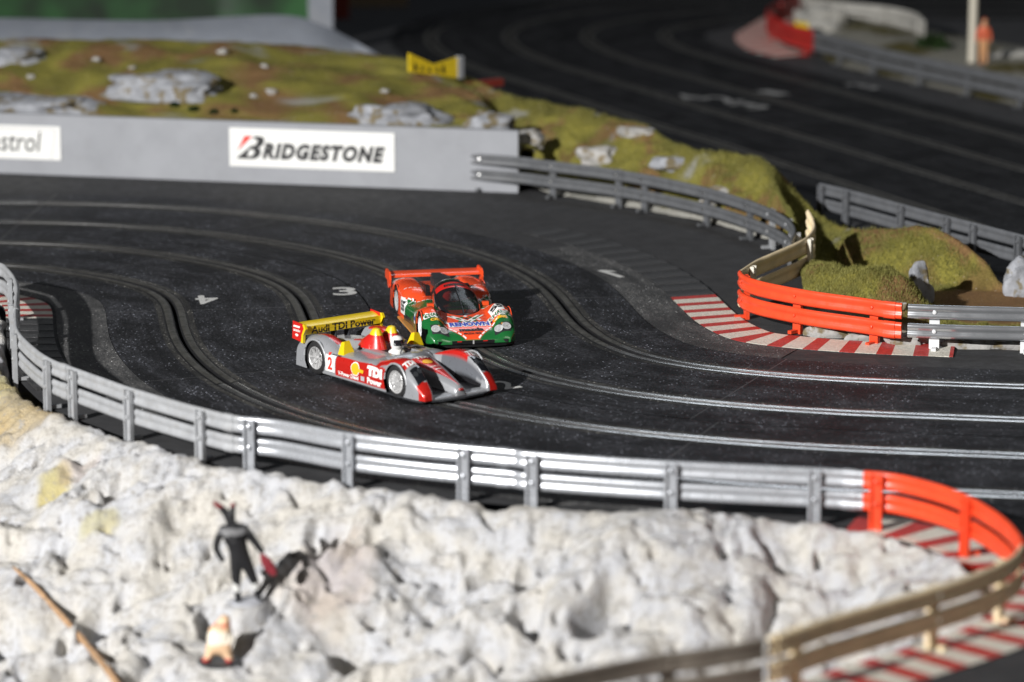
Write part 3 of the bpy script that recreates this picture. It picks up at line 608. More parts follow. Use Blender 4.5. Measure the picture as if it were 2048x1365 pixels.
def island():
    xs = np.concatenate([np.arange(-54.5, -40, 0.3), np.arange(-40, 34, 0.15)]); ys = np.concatenate([np.arange(-84, -20, 0.17), np.arange(-20, 48, 0.32)])
    X, Y = np.meshgrid(xs, ys, indexing='ij'); Z, D = rock_height(X, Y)
    for F_, rr in ((FIG1, 1.5), (FIG2, 1.5)):
        r = np.hypot(X - F_[0], (Y - F_[1]) * 0.9); Z = Z + (F_[2] - 0.05 - Z) * (1 - sm(rr * 0.7, rr * 1.6, r))
    col = np.empty(X.shape + (3,)); col[:] = (0.50, 0.495, 0.485)
    def patch(px, py, rad, c, k=1.0, asp=1.0):
        a = on_rock(px, py); w_ = k * (1 - sm(rad * 0.55, rad * 1.15, np.hypot(X - a[0], (Y - a[1]) * asp) + 0.7 * pn(X*0.9, Y*0.9, 21)))[..., None]; col[:] = col * (1 - w_) + np.array(c) * w_
    patch(20, 790, 7, (0.40, 0.31, 0.15), 0.8); patch(0, 760, 5, (0.50, 0.45, 0.22), 0.7); patch(70, 830, 3, (0.46, 0.36, 0.20), 0.7)
    patch(110, 978, 1.3, (0.44, 0.37, 0.12), 0.8, 0.8); patch(205, 1040, 1.5, (0.44, 0.39, 0.16), 0.6, 1.8)
    patch(660, 1165, 3.0, (0.42, 0.37, 0.345), 0.8, 0.7); patch(160, 950, 1.5, (0.5, 0.38, 0.3), 0.4)
    keep = (D[:-1, :-1] > -1.2)
    mb = MB().grid(np.stack([X, Y, Z], -1), keep=keep)
    return struct('rocky_ground', mb, MAT['rock'], 'lumpy pale plaster rock inside the near guardrail', col=col.reshape(-1, 3), smooth=180, recalc=False)
def on_rock(px, py):
    """where the line of sight of a surveyed point meets the rock"""
    o0 = np.array((0, CAM_Y, CAM_H)); dd = np.array(g(px, py, 0)) - o0; dd /= np.linalg.norm(dd); t = np.linspace(150, 260, 900); Q = o0 + t[:, None] * dd
    h, _ = rock_height(Q[:, 0], Q[:, 1]); k = np.argmax(Q[:, 2] < h); return Q[k]
FIG1 = on_rock(492, 1203); FIG2 = on_rock(440, 1318)
isl = island()

# ================================================================== MOSSY HILL BEHIND THE WALL
FRONT = [(*(wa - wn * 1.0), 4.4), (*(wa + wt * 30 - wn * 1.0), 4.4), (*(wa + wt * wl * 0.5 - wn * 1.0), 4.5), (*(wb - wt * 1.5 - wn * 1.0), 4.4), (wb[0] + 0.6, wb[1] + 1.0, 0.9)]
FRONT += [(g(a, b)[0] + 0.9, g(a, b)[1] + 1.7, 0.0) for a, b in ((1110, 400), (1235, 421), (1300, 434), (1408, 455), (1498, 482), (1545, 500))]
FRONT += [(*g(1625, 560)[:2], 0.0), (*g(1612, 640)[:2], 0.0), (*g(1680, 668)[:2], 0.0), (*g(1760, 676)[:2], 0.0), (*g(1860, 684)[:2], 0.0), (*g(1960, 690)[:2], 0.0), (*g(2060, 692)[:2], 0.0), (*g(2250, 696)[:2], 0.0)]
BACK = [g(a, b, z) for a, b, z in ((-420, 88, 9.5), (-120, 86, 9.5), (300, 78, 10.0), (700, 102, 8.6), (925, 150, 7.0), (1010, 190, 6.2), (1090, 205, 6.0), (1190, 228, 5.8), (1290, 258, 5.4), (1380, 302, 4.8), (1455, 304, 5.0), (1520, 322, 4.8), (1585, 362, 3.9), (1650, 408, 3.3), (1705, 440, 3.1), (1775, 456, 3.0), (1850, 472, 3.0), (1950, 498, 2.9), (2150, 546, 2.8))]
def hill_material():
    m, nt, b = nodes('model_moss'); v = coords(nt); a = N(nt, 'ShaderNodeAttribute', attribute_name='Paint').outputs['Color']
    n1 = noise_n(nt, v, 0.9, 5, 0.65); n2 = noise_n(nt, v, 7, 3, 0.7)
    c = mix(nt, ramp(nt, n2, 0.3, 0.75), mix(nt, 1.0, a, (0.55, 0.55, 0.5), 'MULTIPLY'), mix(nt, 1.0, a, (1.35, 1.35, 1.25), 'MULTIPLY'))
    c = mix(nt, ramp(nt, noise_n(nt, v, 4.0, 2, 0.4), 0.71, 0.735), c, (0.42, 0.36, 0.30))
    nt.links.new(c, b.inputs['Base Color']); b.inputs['Roughness'].default_value = 0.95; b.inputs['Specular IOR Level'].default_value = 0.15
    bump(nt, b, mix(nt, 0.5, n2, noise_n(nt, v, 14, 3)), 1.0, 0.0015)
    return m
MAT['moss'] = hill_material()
def hill():
    f = crom(FRONT, 0.5); bk = crom(BACK, 0.5); nu, nv = 420, 64
    fi = np.interp(np.linspace(0, 1, nu), np.linspace(0, 1, len(FRONT)), np.arange(len(FRONT))); bi = np.interp(np.linspace(0, 1, nu), np.linspace(0, 1, len(BACK)), np.arange(len(BACK)))
    def along(P, idx):
        P = np.array(P, float); Q = np.vstack([P[:1]*2-P[1:2], P, P[-1:]*2-P[-2:-1]]); i = np.clip(idx.astype(int), 0, len(P)-2); t = (idx - i)[:, None]
        a, b, c, d = Q[i], Q[i+1], Q[i+2], Q[i+3]; return 0.5*(2*b+(c-a)*t+(2*a-5*b+4*c-d)*t**2+(-a+3*b-3*c+d)*t**3)
    A0 = along(FRONT, fi); A1 = along(BACK, bi); Vv = np.concatenate([np.linspace(0, 1, nv), [1.06, 1.14, 1.24, 1.36]])
    G = np.zeros((nu, len(Vv), 3)); uu = np.linspace(0, 1, nu)
    right = sm(0.60, 0.72, uu)                                           # the part beyond the back rail, with its own mound and gully
    for j, v in enumerate(Vv):
        vv = min(v, 1.0); p = A0 + (A1 - A0) * v; prof = (1 - (1 - vv) ** 1.7)
        zl = A0[:, 2] + (A1[:, 2] - A0[:, 2]) * prof
        zr = itp(np.full(nu, vv), [(0, 0.0), (0.10, 0.5), (0.2, 1.3), (0.32, 1.75), (0.44, 1.5), (0.55, 0.2), (0.70, -0.2), (0.86, 1.3), (1.0, 2.0)]) * (0.85 + 0.5 * pn(p[:, 0]*0.12, p[:, 1]*0.05, 31))
        z = zl * (1 - right) + zr * right * (A1[:, 2] / 2.0 * vv + (1 - vv))
        if v > 1: z = z - (v - 1) * 34
        G[:, j, :2] = p[:, :2]; G[:, j, 2] = z
    X, Y = G[..., 0], G[..., 1]
    amp = np.minimum(1, np.minimum(Vv / 0.10, 1.0))[None, :] * np.where(Vv > 1, 0.4, np.clip((1 - Vv) / 0.15 + 0.25, 0, 1))[None, :]
    G[..., 2] += amp * (1.0 * pn(X*0.16, Y*0.16, 14) + 0.75 * (0.3 - np.abs(pn(X*0.34, Y*0.30, 15))) + 0.28 * pn(X*0.9, Y*0.9, 16)) + 0.10 * pn(X*2.6, Y*2.6, 17)
    for bx_, by_, br, bh_ in ((27.0, 19.5, 3.2, 1.7), (29.5, 18.0, 2.4, 1.0), (24.5, 25.0, 2.6, 0.6), (35.5, 42.0, 5.0, 0.8), (37.0, 24.5, 4.2, -2.8), (35.0, 17.5, 3.8, -2.2), (39.5, 20.0, 5.0, -2.4), (33.5, 23.0, 3.5, -1.6), (30.5, 28.5, 3.4, -2.2), (34.0, 36.0, 3.0, 0.6), (39.0, 32.5, 3.5, 0.8)):
        G[..., 2] += bh_ * np.exp(-((X - bx_) ** 2 + ((Y - by_) * 0.8) ** 2) / br ** 2) * (1 + 0.5 * pn(X*0.5, Y*0.5, 33)) * np.clip(Vv / 0.1, 0, 1)[None, :]
    G[..., 2] = np.where((Vv[None, :] <= 1), np.maximum(G[..., 2], 0.02 + 0.12 * np.abs(pn(X*0.7, Y*0.7, 34))), G[..., 2])
    soil = sm(0.06, 0.26, pn(X*0.22 + 3, Y*0.17, 18) + 0.30 * pn(X*0.9, Y*0.9, 19))[..., None]; rk = sm(0.34, 0.46, pn(X*0.17, Y*0.22, 22) + 0.25 * pn(X*0.8, Y*0.8, 23))[..., None]
    tone = sm(-0.3, 0.3, pn(X*0.3, Y*0.3, 24))[..., None]
    col = np.array((0.19, 0.172, 0.045)) * (1 - tone) + np.array((0.29, 0.262, 0.06)) * tone
    for qx, qy, qz, qr in ((215, 125, 8.5, 3.0), (520, 130, 9.0, 3.2), (545, 185, 7.5, 3.2), (880, 185, 7, 2.6), (300, 108, 9.3, 2.4), (930, 200, 6, 2.0)):
        c3 = np.array(g(qx, qy, qz)); soil = np.maximum(soil, (1 - sm(qr*0.5, qr, np.hypot(X - c3[0], (Y - c3[1]) * 0.7) + 1.2 * pn(X*0.6, Y*0.6, 61)))[..., None])
    for qx, qy, qr in ((37.0, 24.0, 5.8), (30.5, 29.0, 4.0), (36.0, 18.5, 4.5)): soil = np.maximum(soil, (1 - sm(qr*0.6, qr*1.1, np.hypot(X - qx, Y - qy) + 1.5 * pn(X*0.5, Y*0.5, 62)))[..., None])  # gully patches: brown painted in to deepen the shade there
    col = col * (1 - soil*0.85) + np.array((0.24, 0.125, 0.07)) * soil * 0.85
    col = col * (1 - rk*0.8) + np.array((0.33, 0.33, 0.34)) * rk * 0.8
    fr = (1 - sm(0.05, 0.13, Vv[None, :] + 0.05 * pn(X*0.6, Y*0.6, 25))) * sm(0.22, 0.25, uu)[:, None]                           # bare plaster foot of the slope
    col = col * (1 - fr[..., None]) + np.array((0.40, 0.39, 0.38)) * fr[..., None]
    mb = MB().grid(G, flip=True)
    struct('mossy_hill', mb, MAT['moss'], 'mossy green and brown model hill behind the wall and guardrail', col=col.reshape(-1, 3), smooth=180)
    return G, fr, rk[..., 0]
HG, HFR, HRK = hill()
# flocked grass: short fibres standing on the moss
def fibres():
    nu, nv = HG.shape[:2]; N_ = 90000; mb_v = []; mb_f = []; col = []
    nearer = RNG.random(N_) < 0.62
    I = np.where(nearer, RNG.uniform(0.60 * nu, nu - 2, N_), RNG.uniform(0.05 * nu, nu - 2, N_)); J = np.where(nearer, RNG.uniform(6, 60, N_), RNG.uniform(3, 63, N_))
    i0 = I.astype(int); j0 = J.astype(int); p = HG[i0, j0] + (HG[i0 + 1, j0] - HG[i0, j0]) * (I - i0)[:, None] + (HG[i0, j0 + 1] - HG[i0, j0]) * (J - j0)[:, None]
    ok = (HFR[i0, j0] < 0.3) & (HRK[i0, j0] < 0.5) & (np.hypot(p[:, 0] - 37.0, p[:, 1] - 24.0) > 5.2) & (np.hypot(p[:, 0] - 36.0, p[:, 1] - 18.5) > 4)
    p = p[ok]; n = len(p); a = RNG.uniform(0, 2*PI, n); L_ = RNG.uniform(0.14, 0.36, n); w_ = 0.022
    tip = p + np.stack([np.cos(a) * L_ * 0.5, np.sin(a) * L_ * 0.5, L_], 1); sx = np.stack([-np.sin(a) * w_, np.cos(a) * w_, np.zeros(n)], 1)
    V = np.stack([p - sx, p + sx, tip], 1).reshape(-1, 3); F = np.arange(3 * n).reshape(-1, 3)
    t = RNG.random(n)[:, None]; c = np.array((0.12, 0.12, 0.025)) * (1 - t) + np.array((0.30, 0.28, 0.09)) * t
    mb = MB(); mb.v = V.tolist(); mb.f = F.tolist(); mb.m = [0] * n
    m, nt, b = nodes('flock_fibre'); nt.links.new(N(nt, 'ShaderNodeAttribute', attribute_name='Paint').outputs['Color'], b.inputs['Base Color']); b.inputs['Roughness'].default_value = 0.8; b.inputs['Specular IOR Level'].default_value = 0.2
    struct('flocked_grass', mb, m, 'short olive flock fibres covering the model hill', kind='stuff', col=np.repeat(c, 3, 0), smooth=0, recalc=False)
fibres()

# stones lying in the moss
MAT['stone_grey'] = M('stone_grey', (0.29, 0.30, 0.325), 0.8, var=0.3, vs_=0.9, col2=(0.16, 0.13, 0.075), th=(0.52, 0.60), bmp=0.7, bs_=5)
MAT['stone_pale'] = M('stone_pale', (0.36, 0.35, 0.335), 0.8, var=0.25, vs_=1.2, col2=(0.19, 0.15, 0.085), th=(0.52, 0.62), bmp=0.7, bs_=5)
def stone(label, px, py, sx, sy, sz, rot=0.0, mat='stone_grey', sink=0.45, z=None, seed=0, cat='stone', group='stones in the moss'):
    bm = bmesh.new(); bmesh.ops.create_icosphere(bm, subdivisions=4, radius=1.0)
    ca, sa = math.cos(rot), math.sin(rot); mb = MB(); V = []
    # find the hill surface under the pixel
    best = None
    o0 = np.array((0, CAM_Y, CAM_H)); d = np.array(g(px, py, 0)) - o0; d /= np.linalg.norm(d)
    R = HG.reshape(-1, 3) - o0; tt = R @ d; dist = np.linalg.norm(R - tt[:, None] * d, axis=1); near = np.where(dist < 0.45)[0]
    k = near[np.argmin(tt[near])] if len(near) else dist.argmin(); c = HG.reshape(-1, 3)[k]
    if z is not None: c = np.array(g(px, py, z))
    for v in bm.verts:
        q = np.array(v.co); r = 1 + 0.42 * noise.noise(Vector(q) * 1.5 + Vector((seed * 3.1, 0, 0))) + 0.12 * noise.noise(Vector(q) * 4 + Vector((seed, 7, 0)))
        q = np.sign(q) * np.abs(q) ** 0.8 * r; x, y, zz = q[0] * sx, q[1] * sy, q[2] * sz
        V.append((c[0] + x * ca - y * sa, c[1] + x * sa + y * ca, c[2] + zz + sz * (1 - 2 * sink) * 0.5))
    mb.add(V, [tuple(v.index for v in f.verts) for f in bm.faces]); bm.free()
    return tag(obj('stone', mb, MAT[mat], smooth=40), label, cat, group)
stone('long pale slab of stone in the middle of the mossy hill', 330, 172, 6.2, 3.4, 1.5, -0.32, 'stone_grey', 0.42, seed=1)
stone('grey domed stone at the left edge of the hill', 40, 112, 2.8, 2.4, 1.0, 0, 'stone_grey', 0.4, seed=2)
stone('broad flat grey stone just above the wall at the left edge', 60, 212, 8.0, 3.6, 1.2, -0.1, 'stone_grey', 0.5, seed=3)
stone('rough grey stone above the right end of the sign wall', 800, 232, 4.6, 2.4, 1.3, -0.1, 'stone_grey', 0.42, seed=4)
stone('pale stone just over the wall corner', 985, 250, 2.2, 1.5, 1.2, 0, 'stone_grey', 0.4, seed=5)
stone('pale stone beside the right end of the wall', 1065, 275, 1.3, 1.0, 0.9, 0.3, 'stone_pale', 0.4, seed=6)
stone('pale stone on the slope behind the middle of the dark guardrail', 1190, 310, 1.9, 1.1, 0.9, -0.3, 'stone_pale', 0.4, seed=7)
stone('pale stone high on the slope near its crest', 1270, 258, 1.8, 0.9, 0.55, -0.35, 'stone_pale', 0.45, seed=8)
stone('grey stone on the slope above the bend of the dark guardrail', 1340, 325, 1.8, 1.0, 0.7, -0.2, 'stone_grey', 0.4, seed=9)
stone('grey stone low behind the dark guardrail near its hooked end', 1430, 385, 2.2, 0.9, 0.7, -0.35, 'stone_pale', 0.45, seed=10)
stone('pointed grey rock at the right of the moss mound', 1838, 590, 1.0, 0.9, 2.0, 0.2, 'stone_grey', 0.45, z=0.6, seed=11)
stone('pale grey rock at the right edge above the silver guardrail', 2042, 575, 1.3, 1.3, 1.9, 0.0, 'stone_grey', 0.45, z=0.6, seed=12)
stone('small pale stone in the moss right behind the orange guardrail', 1800, 606, 0.45, 0.4, 0.35, 0, 'stone_pale', 0.3, seed=13)
for i, (a, b, w_) in enumerate(((1660, 672, 1.7), (1735, 680, 1.6), (1815, 690, 1.5), (1930, 694, 2.2), (2035, 696, 2.2))):
    stone(('broken grey plaster block between the orange posts', 'broken grey plaster block behind the middle orange post', 'grey plaster block behind the orange and silver joint', 'grey plaster block behind the silver post', 'grey plaster block under the silver rail at the right edge')[i], a, b, w_, 0.6, 0.75, -0.1, 'stone_pale', 0.35, z=0.0, seed=20 + i, group='plaster blocks behind the right guardrail')
for i, (a, b, s_) in enumerate(((200, 118, 0.35), (270, 133, 0.3), (60, 150, 0.28), (455, 108, 0.42), (520, 135, 0.3), (540, 183, 0.4), (495, 195, 0.3), (775, 178, 0.3))):
    stone(('small pale pebble left of the long slab', 'pale pebble touching the long slab', 'lone pebble on the moss near the left edge', 'pale pebble near the crest of the hill', 'pebble on the brown soil patch', 'twin pale pebble low on the brown soil', 'pebble beside the lower brown soil patch', 'lone pebble in the moss above the wall end')[i], a, b, s_ * 1.3, s_, s_ * 0.8, 0, 'stone_pale', 0.25, seed=40 + i, group='pebbles on the hill')

# a row of small dark shrubs along the slab
MAT['shrub'] = M('shrub_foam', (0.020, 0.038, 0.012), 0.95, spec=0.1, var=0.5, vs_=5)
def shrub(label, px, py, r, name='shrub', n=260, group='small shrubs on the hill', cz=None):
    o0 = np.array((0, CAM_Y, CAM_H)); d = np.array(g(px, py, 0)) - o0; d /= np.linalg.norm(d); R = HG.reshape(-1, 3) - o0; tt = R @ d; dist = np.linalg.norm(R - tt[:, None] * d, axis=1); near = np.where(dist < 0.5)[0]
    c = HG.reshape(-1, 3)[near[np.argmin(tt[near])]] if (len(near) and cz is None) else np.array(g(px, py, cz or 0))
    root = thing(name, label, 'shrub', c, group=group); mb = MB()
    for i in range(n):
        q = RNG.normal(0, 1, 3); q = q / np.linalg.norm(q) * r * RNG.uniform(0.35, 1.0) * (1, 0.8, 0.9); q[2] = abs(q[2]) + 0.05; a = RNG.normal(0, 1, 3); a /= np.linalg.norm(a); b = np.cross(a, RNG.normal(0, 1, 3)); b /= np.linalg.norm(b); s = r * 0.16
        p = c + q; mb.add([p - a * s, p + a * s, p + b * s * 1.4], [(0, 1, 2)])
    obj('foliage', mb, MAT['shrub'], root, smooth=0, recalc=False)
    obj('stem', MB().tube([c - (0, 0, 0.2), c + (0, 0, r * 0.5), c + (0.05, 0, r * 0.9)], [0.08, 0.06, 0.02], 6), MAT['shrub'], root)
for i, (a, b, r) in enumerate(((292, 206, 0.50), (326, 211, 0.55), (358, 214, 0.52), (392, 217, 0.60), (428, 219, 0.50), (462, 220, 0.42))):
    shrub(('leftmost', 'second', 'third', 'fourth', 'fifth', 'rightmost')[i] + ' from the left of the tiny dark shrubs along the long stone slab', a, b, r, group='tiny shrubs along the slab')

# ================================================================== BACKGROUND
MAT['board_blue'] = M('board_blue_grey', (0.27, 0.29, 0.33), 0.6, var=0.12, vs_=0.2, dirt=(0.45, 0.44, 0.42), dirt_amt=0.35)
mb = MB(); top = crom([g(-200, 36, 8.6), g(0, 37, 8.6), (*g(300, 42, 8.4),), (*g(555, 31, 8.8),), (*g(640, 50, 8.0),), (*g(700, 78, 6.6),), (*g(760, 112, 5.2),), (*g(800, 140, 3.0),)], 1.0)
bot = top.copy(); bot[:, 1] -= 13; bot[:, 2] = np.maximum(bot[:, 2] - 5.5, -0.05); back = top.copy(); back[:, 1] += 0.8; back[:, 2] -= 0.05; bb = back.copy(); bb[:, 2] = -0.06
A = np.stack([bot, (bot + top) / 2 + (0, 0, 0.5), top, back, bb], 1); mb.grid(A, flip=True)
tag(obj('embankment_board', mb, MAT['board_blue'], smooth=30), 'sloping blue grey painted board rising behind the mossy hill', 'board')
def green_material():
    m, nt, b = nodes('backdrop_green'); v = coords(nt)
    c = mix(nt, ramp(nt, noise_n(nt, v, 0.09, 3), 0.42, 0.60), (0.003, 0.022, 0.004), (0.022, 0.12, 0.026))
    c = mix(nt, ramp(nt, noise_n(nt, v, 0.05, 2, 0.5, (1, 1, 0.1)), 0.56, 0.72), c, (0.26, 0.34, 0.28)); nt.links.new(c, b.inputs['Base Color']); b.inputs['Roughness'].default_value = 0.5; return m
MAT['green'] = green_material()
gb = g(590, 10, 8.0)
tag(obj('backdrop_panel', MB().box((gb[0] - 47, gb[1] + 30, 12), (49.5, 0.6, 13)), MAT['green'], smooth=0), 'blurred dark green backdrop panel at the upper left', 'panel')
pc = g(620, 30, 6.0)
mb = MB(); mb.box((pc[0] + 0.6, pc[1] + 12, 9), (1.5, 0.8, 10)); tag(obj('support_post', mb, MAT['board_blue'], smooth=0), 'grey upright post at the end of the green backdrop', 'post')
MAT['box_red'] = M('box_red', (0.20, 0.025, 0.015), 0.6); MAT['box_tan'] = M('box_tan', (0.23, 0.18, 0.12), 0.7, var=0.3)
rc = g(672, 42, 0); mb = MB(); mb.box((rc[0], rc[1] + 4, 2.0), (1.5, 1.5, 2.0)); mb.box((rc[0], rc[1] + 4, 4.15), (1.7, 1.7, 0.2)); tag(obj('toy_hut', mb, MAT['box_red'], smooth=0), 'small dark red blurred box beside the grey post', 'box')
rc = g(735, 24, 0); mb = MB(); mb.box((rc[0] + 1, rc[1] + 8, 1.6), (4.2, 1.4, 1.7)); mb.box((rc[0] + 1, rc[1] + 8, 3.5), (4.5, 1.7, 0.2)); tag(obj('toy_grandstand', mb, MAT['box_tan'], smooth=0), 'long tan blurred box behind the far bend', 'box')
# yellow corner board with its notched top
MAT['yellow'] = M('board_yellow', (0.72, 0.52, 0.02), 0.5, var=0.08)
a, b = np.array(g(816, 142, 8.4)), np.array(g(912, 150, 7.5)); t = (b - a)[:2]; Lb = np.linalg.norm(t); t /= Lb; nn = np.array([t[1], -t[0]])
yb = thing('corner_board', 'yellow notched corner board with black marks on the hill crest', 'sign', tuple(a))
poly = [(0, -0.1), (Lb, -0.3), (Lb, 1.75), (Lb * 0.52, 0.85), (0, 1.75)]
def ypoly(P, d0, d1):
    n = len(P); V = [(*(a[:2] + t * x + nn * d0), a[2] + (b[2] - a[2]) * x / Lb + z) for x, z in P] + [(*(a[:2] + t * x + nn * d1), a[2] + (b[2] - a[2]) * x / Lb + z) for x, z in P]
    return V, [tuple(range(n)), tuple(range(n, 2*n))[::-1]] + [(i, (i+1) % n, n + (i+1) % n, n + i) for i in range(n)]
obj('board', MB().add(*ypoly(poly, 0.0, 0.25)), MAT['yellow'], yb, smooth=0)
mk = MB()
for x, w_, h_ in ((0.5, 0.5, 0.7), (1.4, 0.35, 0.5), (2.2, 0.5, 0.35), (3.3, 0.35, 0.5), (4.0, 0.45, 0.8)):
    mk.add(*ypoly([(x, 0.1), (x + w_, 0.1), (x + w_ * 0.6, 0.1 + h_), (x + w_ * 0.2, 0.1 + h_)], 0.27, 0.28))
obj('black_marks', mk, MAT['ink_black'], yb, smooth=0)
obj('end_post', MB().box((*(b[:2] + t * 0.35 + nn * 0.12), b[2] + 0.75), (0.32, 0.3, 1.1), math.atan2(t[1], t[0])), MAT['wall_grey'], yb, smooth=0)
obj('red_base', MB().box((*(b[:2] + t * 3.2), b[2] - 1.2), (2.6, 0.4, 0.35), math.atan2(t[1], t[0])), MAT['box_red'], yb, smooth=0)
# far guardrails
FR1 = px_path([(1640, 366), (1700, 380), (1808, 409), (1903, 434), (2048, 471), (2200, 512)], 3.4, 0.6)
guardrail('silver guardrail seen from behind beyond the mossy hill at the right', FR1, 1, 'rail_grey_dimmed', [float(np.clip(s_at(FR1, x, y, 3.4) / arc(FR1)[-1], 0, 1)) for x, y in ((1650, 369), (1700, 380), (1808, 409), (1903, 434), (1955, 448), (2040, 469))], 3.4, group='far guardrails')
FR2 = px_path([(1629, 62), (1700, 80), (1756, 95), (1877, 121), (2048, 157), (2200, 190)], 3.4, 0.8)
guardrail('dark blurred guardrail beside the far track at the upper right', FR2, -1, 'rail_dark', (0.1, 0.25, 0.42, 0.58, 0.75), 3.4, group='far guardrails')
FR3 = px_path([(1600, -8), (1570, 0), (1545, 10), (1536, 24), (1560, 40), (1590, 51), (1627, 61)], 3.4, 0.8)
guardrail('blurred red guardrail at the tip of the far infield', FR3, -1, 'rail_red_dimmed', (0.2, 0.55, 0.93), 3.4, 1.25, 0.1, group='far guardrails')
FR4 = px_path([(1600, -8), (1676, 4), (1775, 14), (1830, 26), (1848, 42)], 3.2, 0.8)
guardrail('white blurred guardrail behind the far infield', FR4, 1, 'rail_white_dimmed', (0.1, 0.5, 0.9), 3.2, 1.2, 0.15, group='far guardrails')
kf = px_path([(1600, 20), (1545, 55), (1520, 75), (1545, 98), (1600, 112)], 0.0, 0.8)
kerb('kerb', 'faded red and white kerb at the far red guardrail', kf, -3.2, 2.0, 3.4, ('kerb_red', 'kerb_white'), 0.5)
# far infield: grey plaster with a bush, a cream pole and a spectator
xs = np.linspace(0, 1, 60); P0 = crom([g(a, b)[:2] for a, b in ((1600, 40), (1650, 118), (1760, 150), (1880, 178), (2048, 215), (2200, 250))], 1.0); P1 = crom([g(a, b)[:2] for a, b in ((1610, 30), (1700, 30), (1800, 45), (1900, 70), (2048, 95), (2200, 120))], 1.0)
i0 = np.linspace(0, len(P0) - 1, 90).astype(int); i1 = np.linspace(0, len(P1) - 1, 90).astype(int); A = np.zeros((90, 24, 3))
for j in range(24):
    f = j / 23; A[:, j, :2] = P0[i0] * (1 - f) + P1[i1] * f; A[:, j, 2] = 0.0 + 1.0 * math.sin(PI * f) + (0.5 * pn(A[:, j, 0]*0.3, A[:, j, 1]*0.3, 51) + 0.4) * math.sin(PI * f)
ccol = np.empty(A.shape); ccol[:] = (0.26, 0.25, 0.23); gm = sm(0.0, 0.2, pn(A[..., 0]*0.12, A[..., 1]*0.12, 52))[..., None]; ccol = ccol * (1 - gm) + np.array((0.10, 0.085, 0.03)) * gm
struct('infield', MB().grid(A, flip=True), MAT['moss'], 'grey and mossy far infield at the upper right', col=ccol.reshape(-1, 3), smooth=180)
MAT['pole'] = M('cream_pole', (0.62, 0.58, 0.48), 0.5, var=0.05)
pp = g(1944, 132, 0.8); po = thing('pole', 'cream upright pole standing on the far infield', 'pole', pp)
obj('shaft', MB().lathe([(0.0, -1), (0.50, -1), (0.50, 14), (0.0, 14)], pp, 16), MAT['pole'], po); obj('foot', MB().lathe([(0.0, -0.3), (0.75, -0.3), (0.72, 0.1), (0.5, 0.2), (0, 0.2)], pp, 16), MAT['pole'], po)
MAT['stone_white'] = M('stone_white', (0.34, 0.33, 0.30), 0.8, var=0.25, vs_=0.8, bmp=0.5, bs_=4)
stone('pale blurred rock heap inside the red far guardrail', 1640, 62, 3.4, 3.0, 3.0, 0, 'stone_white', 0.4, z=0.6, seed=60, group='far stones')
stone('small yellow stone inside the red far guardrail', 1603, 66, 0.9, 0.8, 1.2, 0, 'yellow', 0.4, z=1.2, seed=61, group='far stones')
stone('low pale stone right of the orange spectator', 2030, 118, 4.0, 2.0, 0.9, 0, 'stone_white', 0.5, z=1.0, seed=62, group='far stones')
shrub('dark green bush left of the cream pole', 1865, 105, 2.3, name='bush', n=500, group='far bushes', cz=0.8)
# ================================================================== CARS (x forward, y left, z up, cm in the car's own frame)
MAT['paint_silver_car'] = M('prototype_paint', (1, 1, 1), 0.30, metal=0.25, spec=0.6, var=0.06, vs_=1.2, coat=0.5, world=False, paint=True)
MAT['paint_coupe'] = M('coupe_paint', (1, 1, 1), 0.28, spec=0.5, var=0.05, vs_=1.2, coat=0.7, world=False, paint=True)
MAT['car_yellow'] = M('car_yellow', (0.78, 0.56, 0.01), 0.35, var=0.04, coat=0.3, world=False)
MAT['car_red'] = M('car_red', (0.55, 0.018, 0.014), 0.32, var=0.05, coat=0.4, world=False)
MAT['car_orange'] = M('car_orange', (0.86, 0.085, 0.02), 0.32, var=0.05, coat=0.4, world=False)
MAT['car_green'] = M('car_green', (0.012, 0.125, 0.03), 0.3, var=0.05, coat=0.5, world=False)
MAT['car_white'] = M('car_white', (0.80, 0.80, 0.78), 0.35, var=0.03, coat=0.2, world=False)
MAT['car_blue'] = M('car_blue', (0.012, 0.05, 0.42), 0.4, var=0.0, world=False)
MAT['car_silver'] = M('car_silver', (0.50, 0.51, 0.53), 0.3, metal=0.4, var=0.05, coat=0.4, world=False)
MAT['car_black'] = M('car_black', (0.010, 0.010, 0.011), 0.35, var=0.1, world=False)
MAT['car_carbon'] = M('car_carbon', (0.030, 0.032, 0.036), 0.4, var=0.2, world=False)
MAT['tyre'] = M('tyre_rubber', (0.016, 0.016, 0.017), 0.55, var=0.3, vs_=4, world=False, dirt=(0.06, 0.058, 0.055), dirt_amt=0.5)
MAT['alloy'] = M('wheel_alloy', (0.78, 0.78, 0.78), 0.3, metal=0.55, var=0.08, world=False)
MAT['rim_white'] = M('wheel_white', (0.72, 0.73, 0.74), 0.35, var=0.05, world=False)
MAT['amber'] = M('amber_plank', (0.55, 0.25, 0.06), 0.4, var=0.15, world=False)
MAT['lamp_lens'] = M('lamp_reflector', (0.75, 0.76, 0.76), 0.3, metal=0.35, var=0.25, vs_=6, coat=1.0, world=False)
MAT['skin_decal'] = M('logo_yellow', (0.85, 0.45, 0.02), 0.4, var=0.0, world=False)
def glass_mat(name, col, rough=0.05, alpha=0.35):
    m, nt, b = nodes(name); b.inputs['Base Color'].default_value = (*col, 1); b.inputs['Roughness'].default_value = rough; b.inputs['Coat Weight'].default_value = 1.0
    b.inputs['Coat Roughness'].default_value = 0.03; b.inputs['Alpha'].default_value = alpha; return m
MAT['smoked'] = glass_mat('smoked_glass', (0.02, 0.02, 0.022), 0.12, 0.62); MAT['smoked'].node_tree.nodes['Principled BSDF'].inputs['Coat Weight'].default_value = 0.0; MAT['smoked'].node_tree.nodes['Principled BSDF'].inputs['Specular IOR Level'].default_value = 0.25
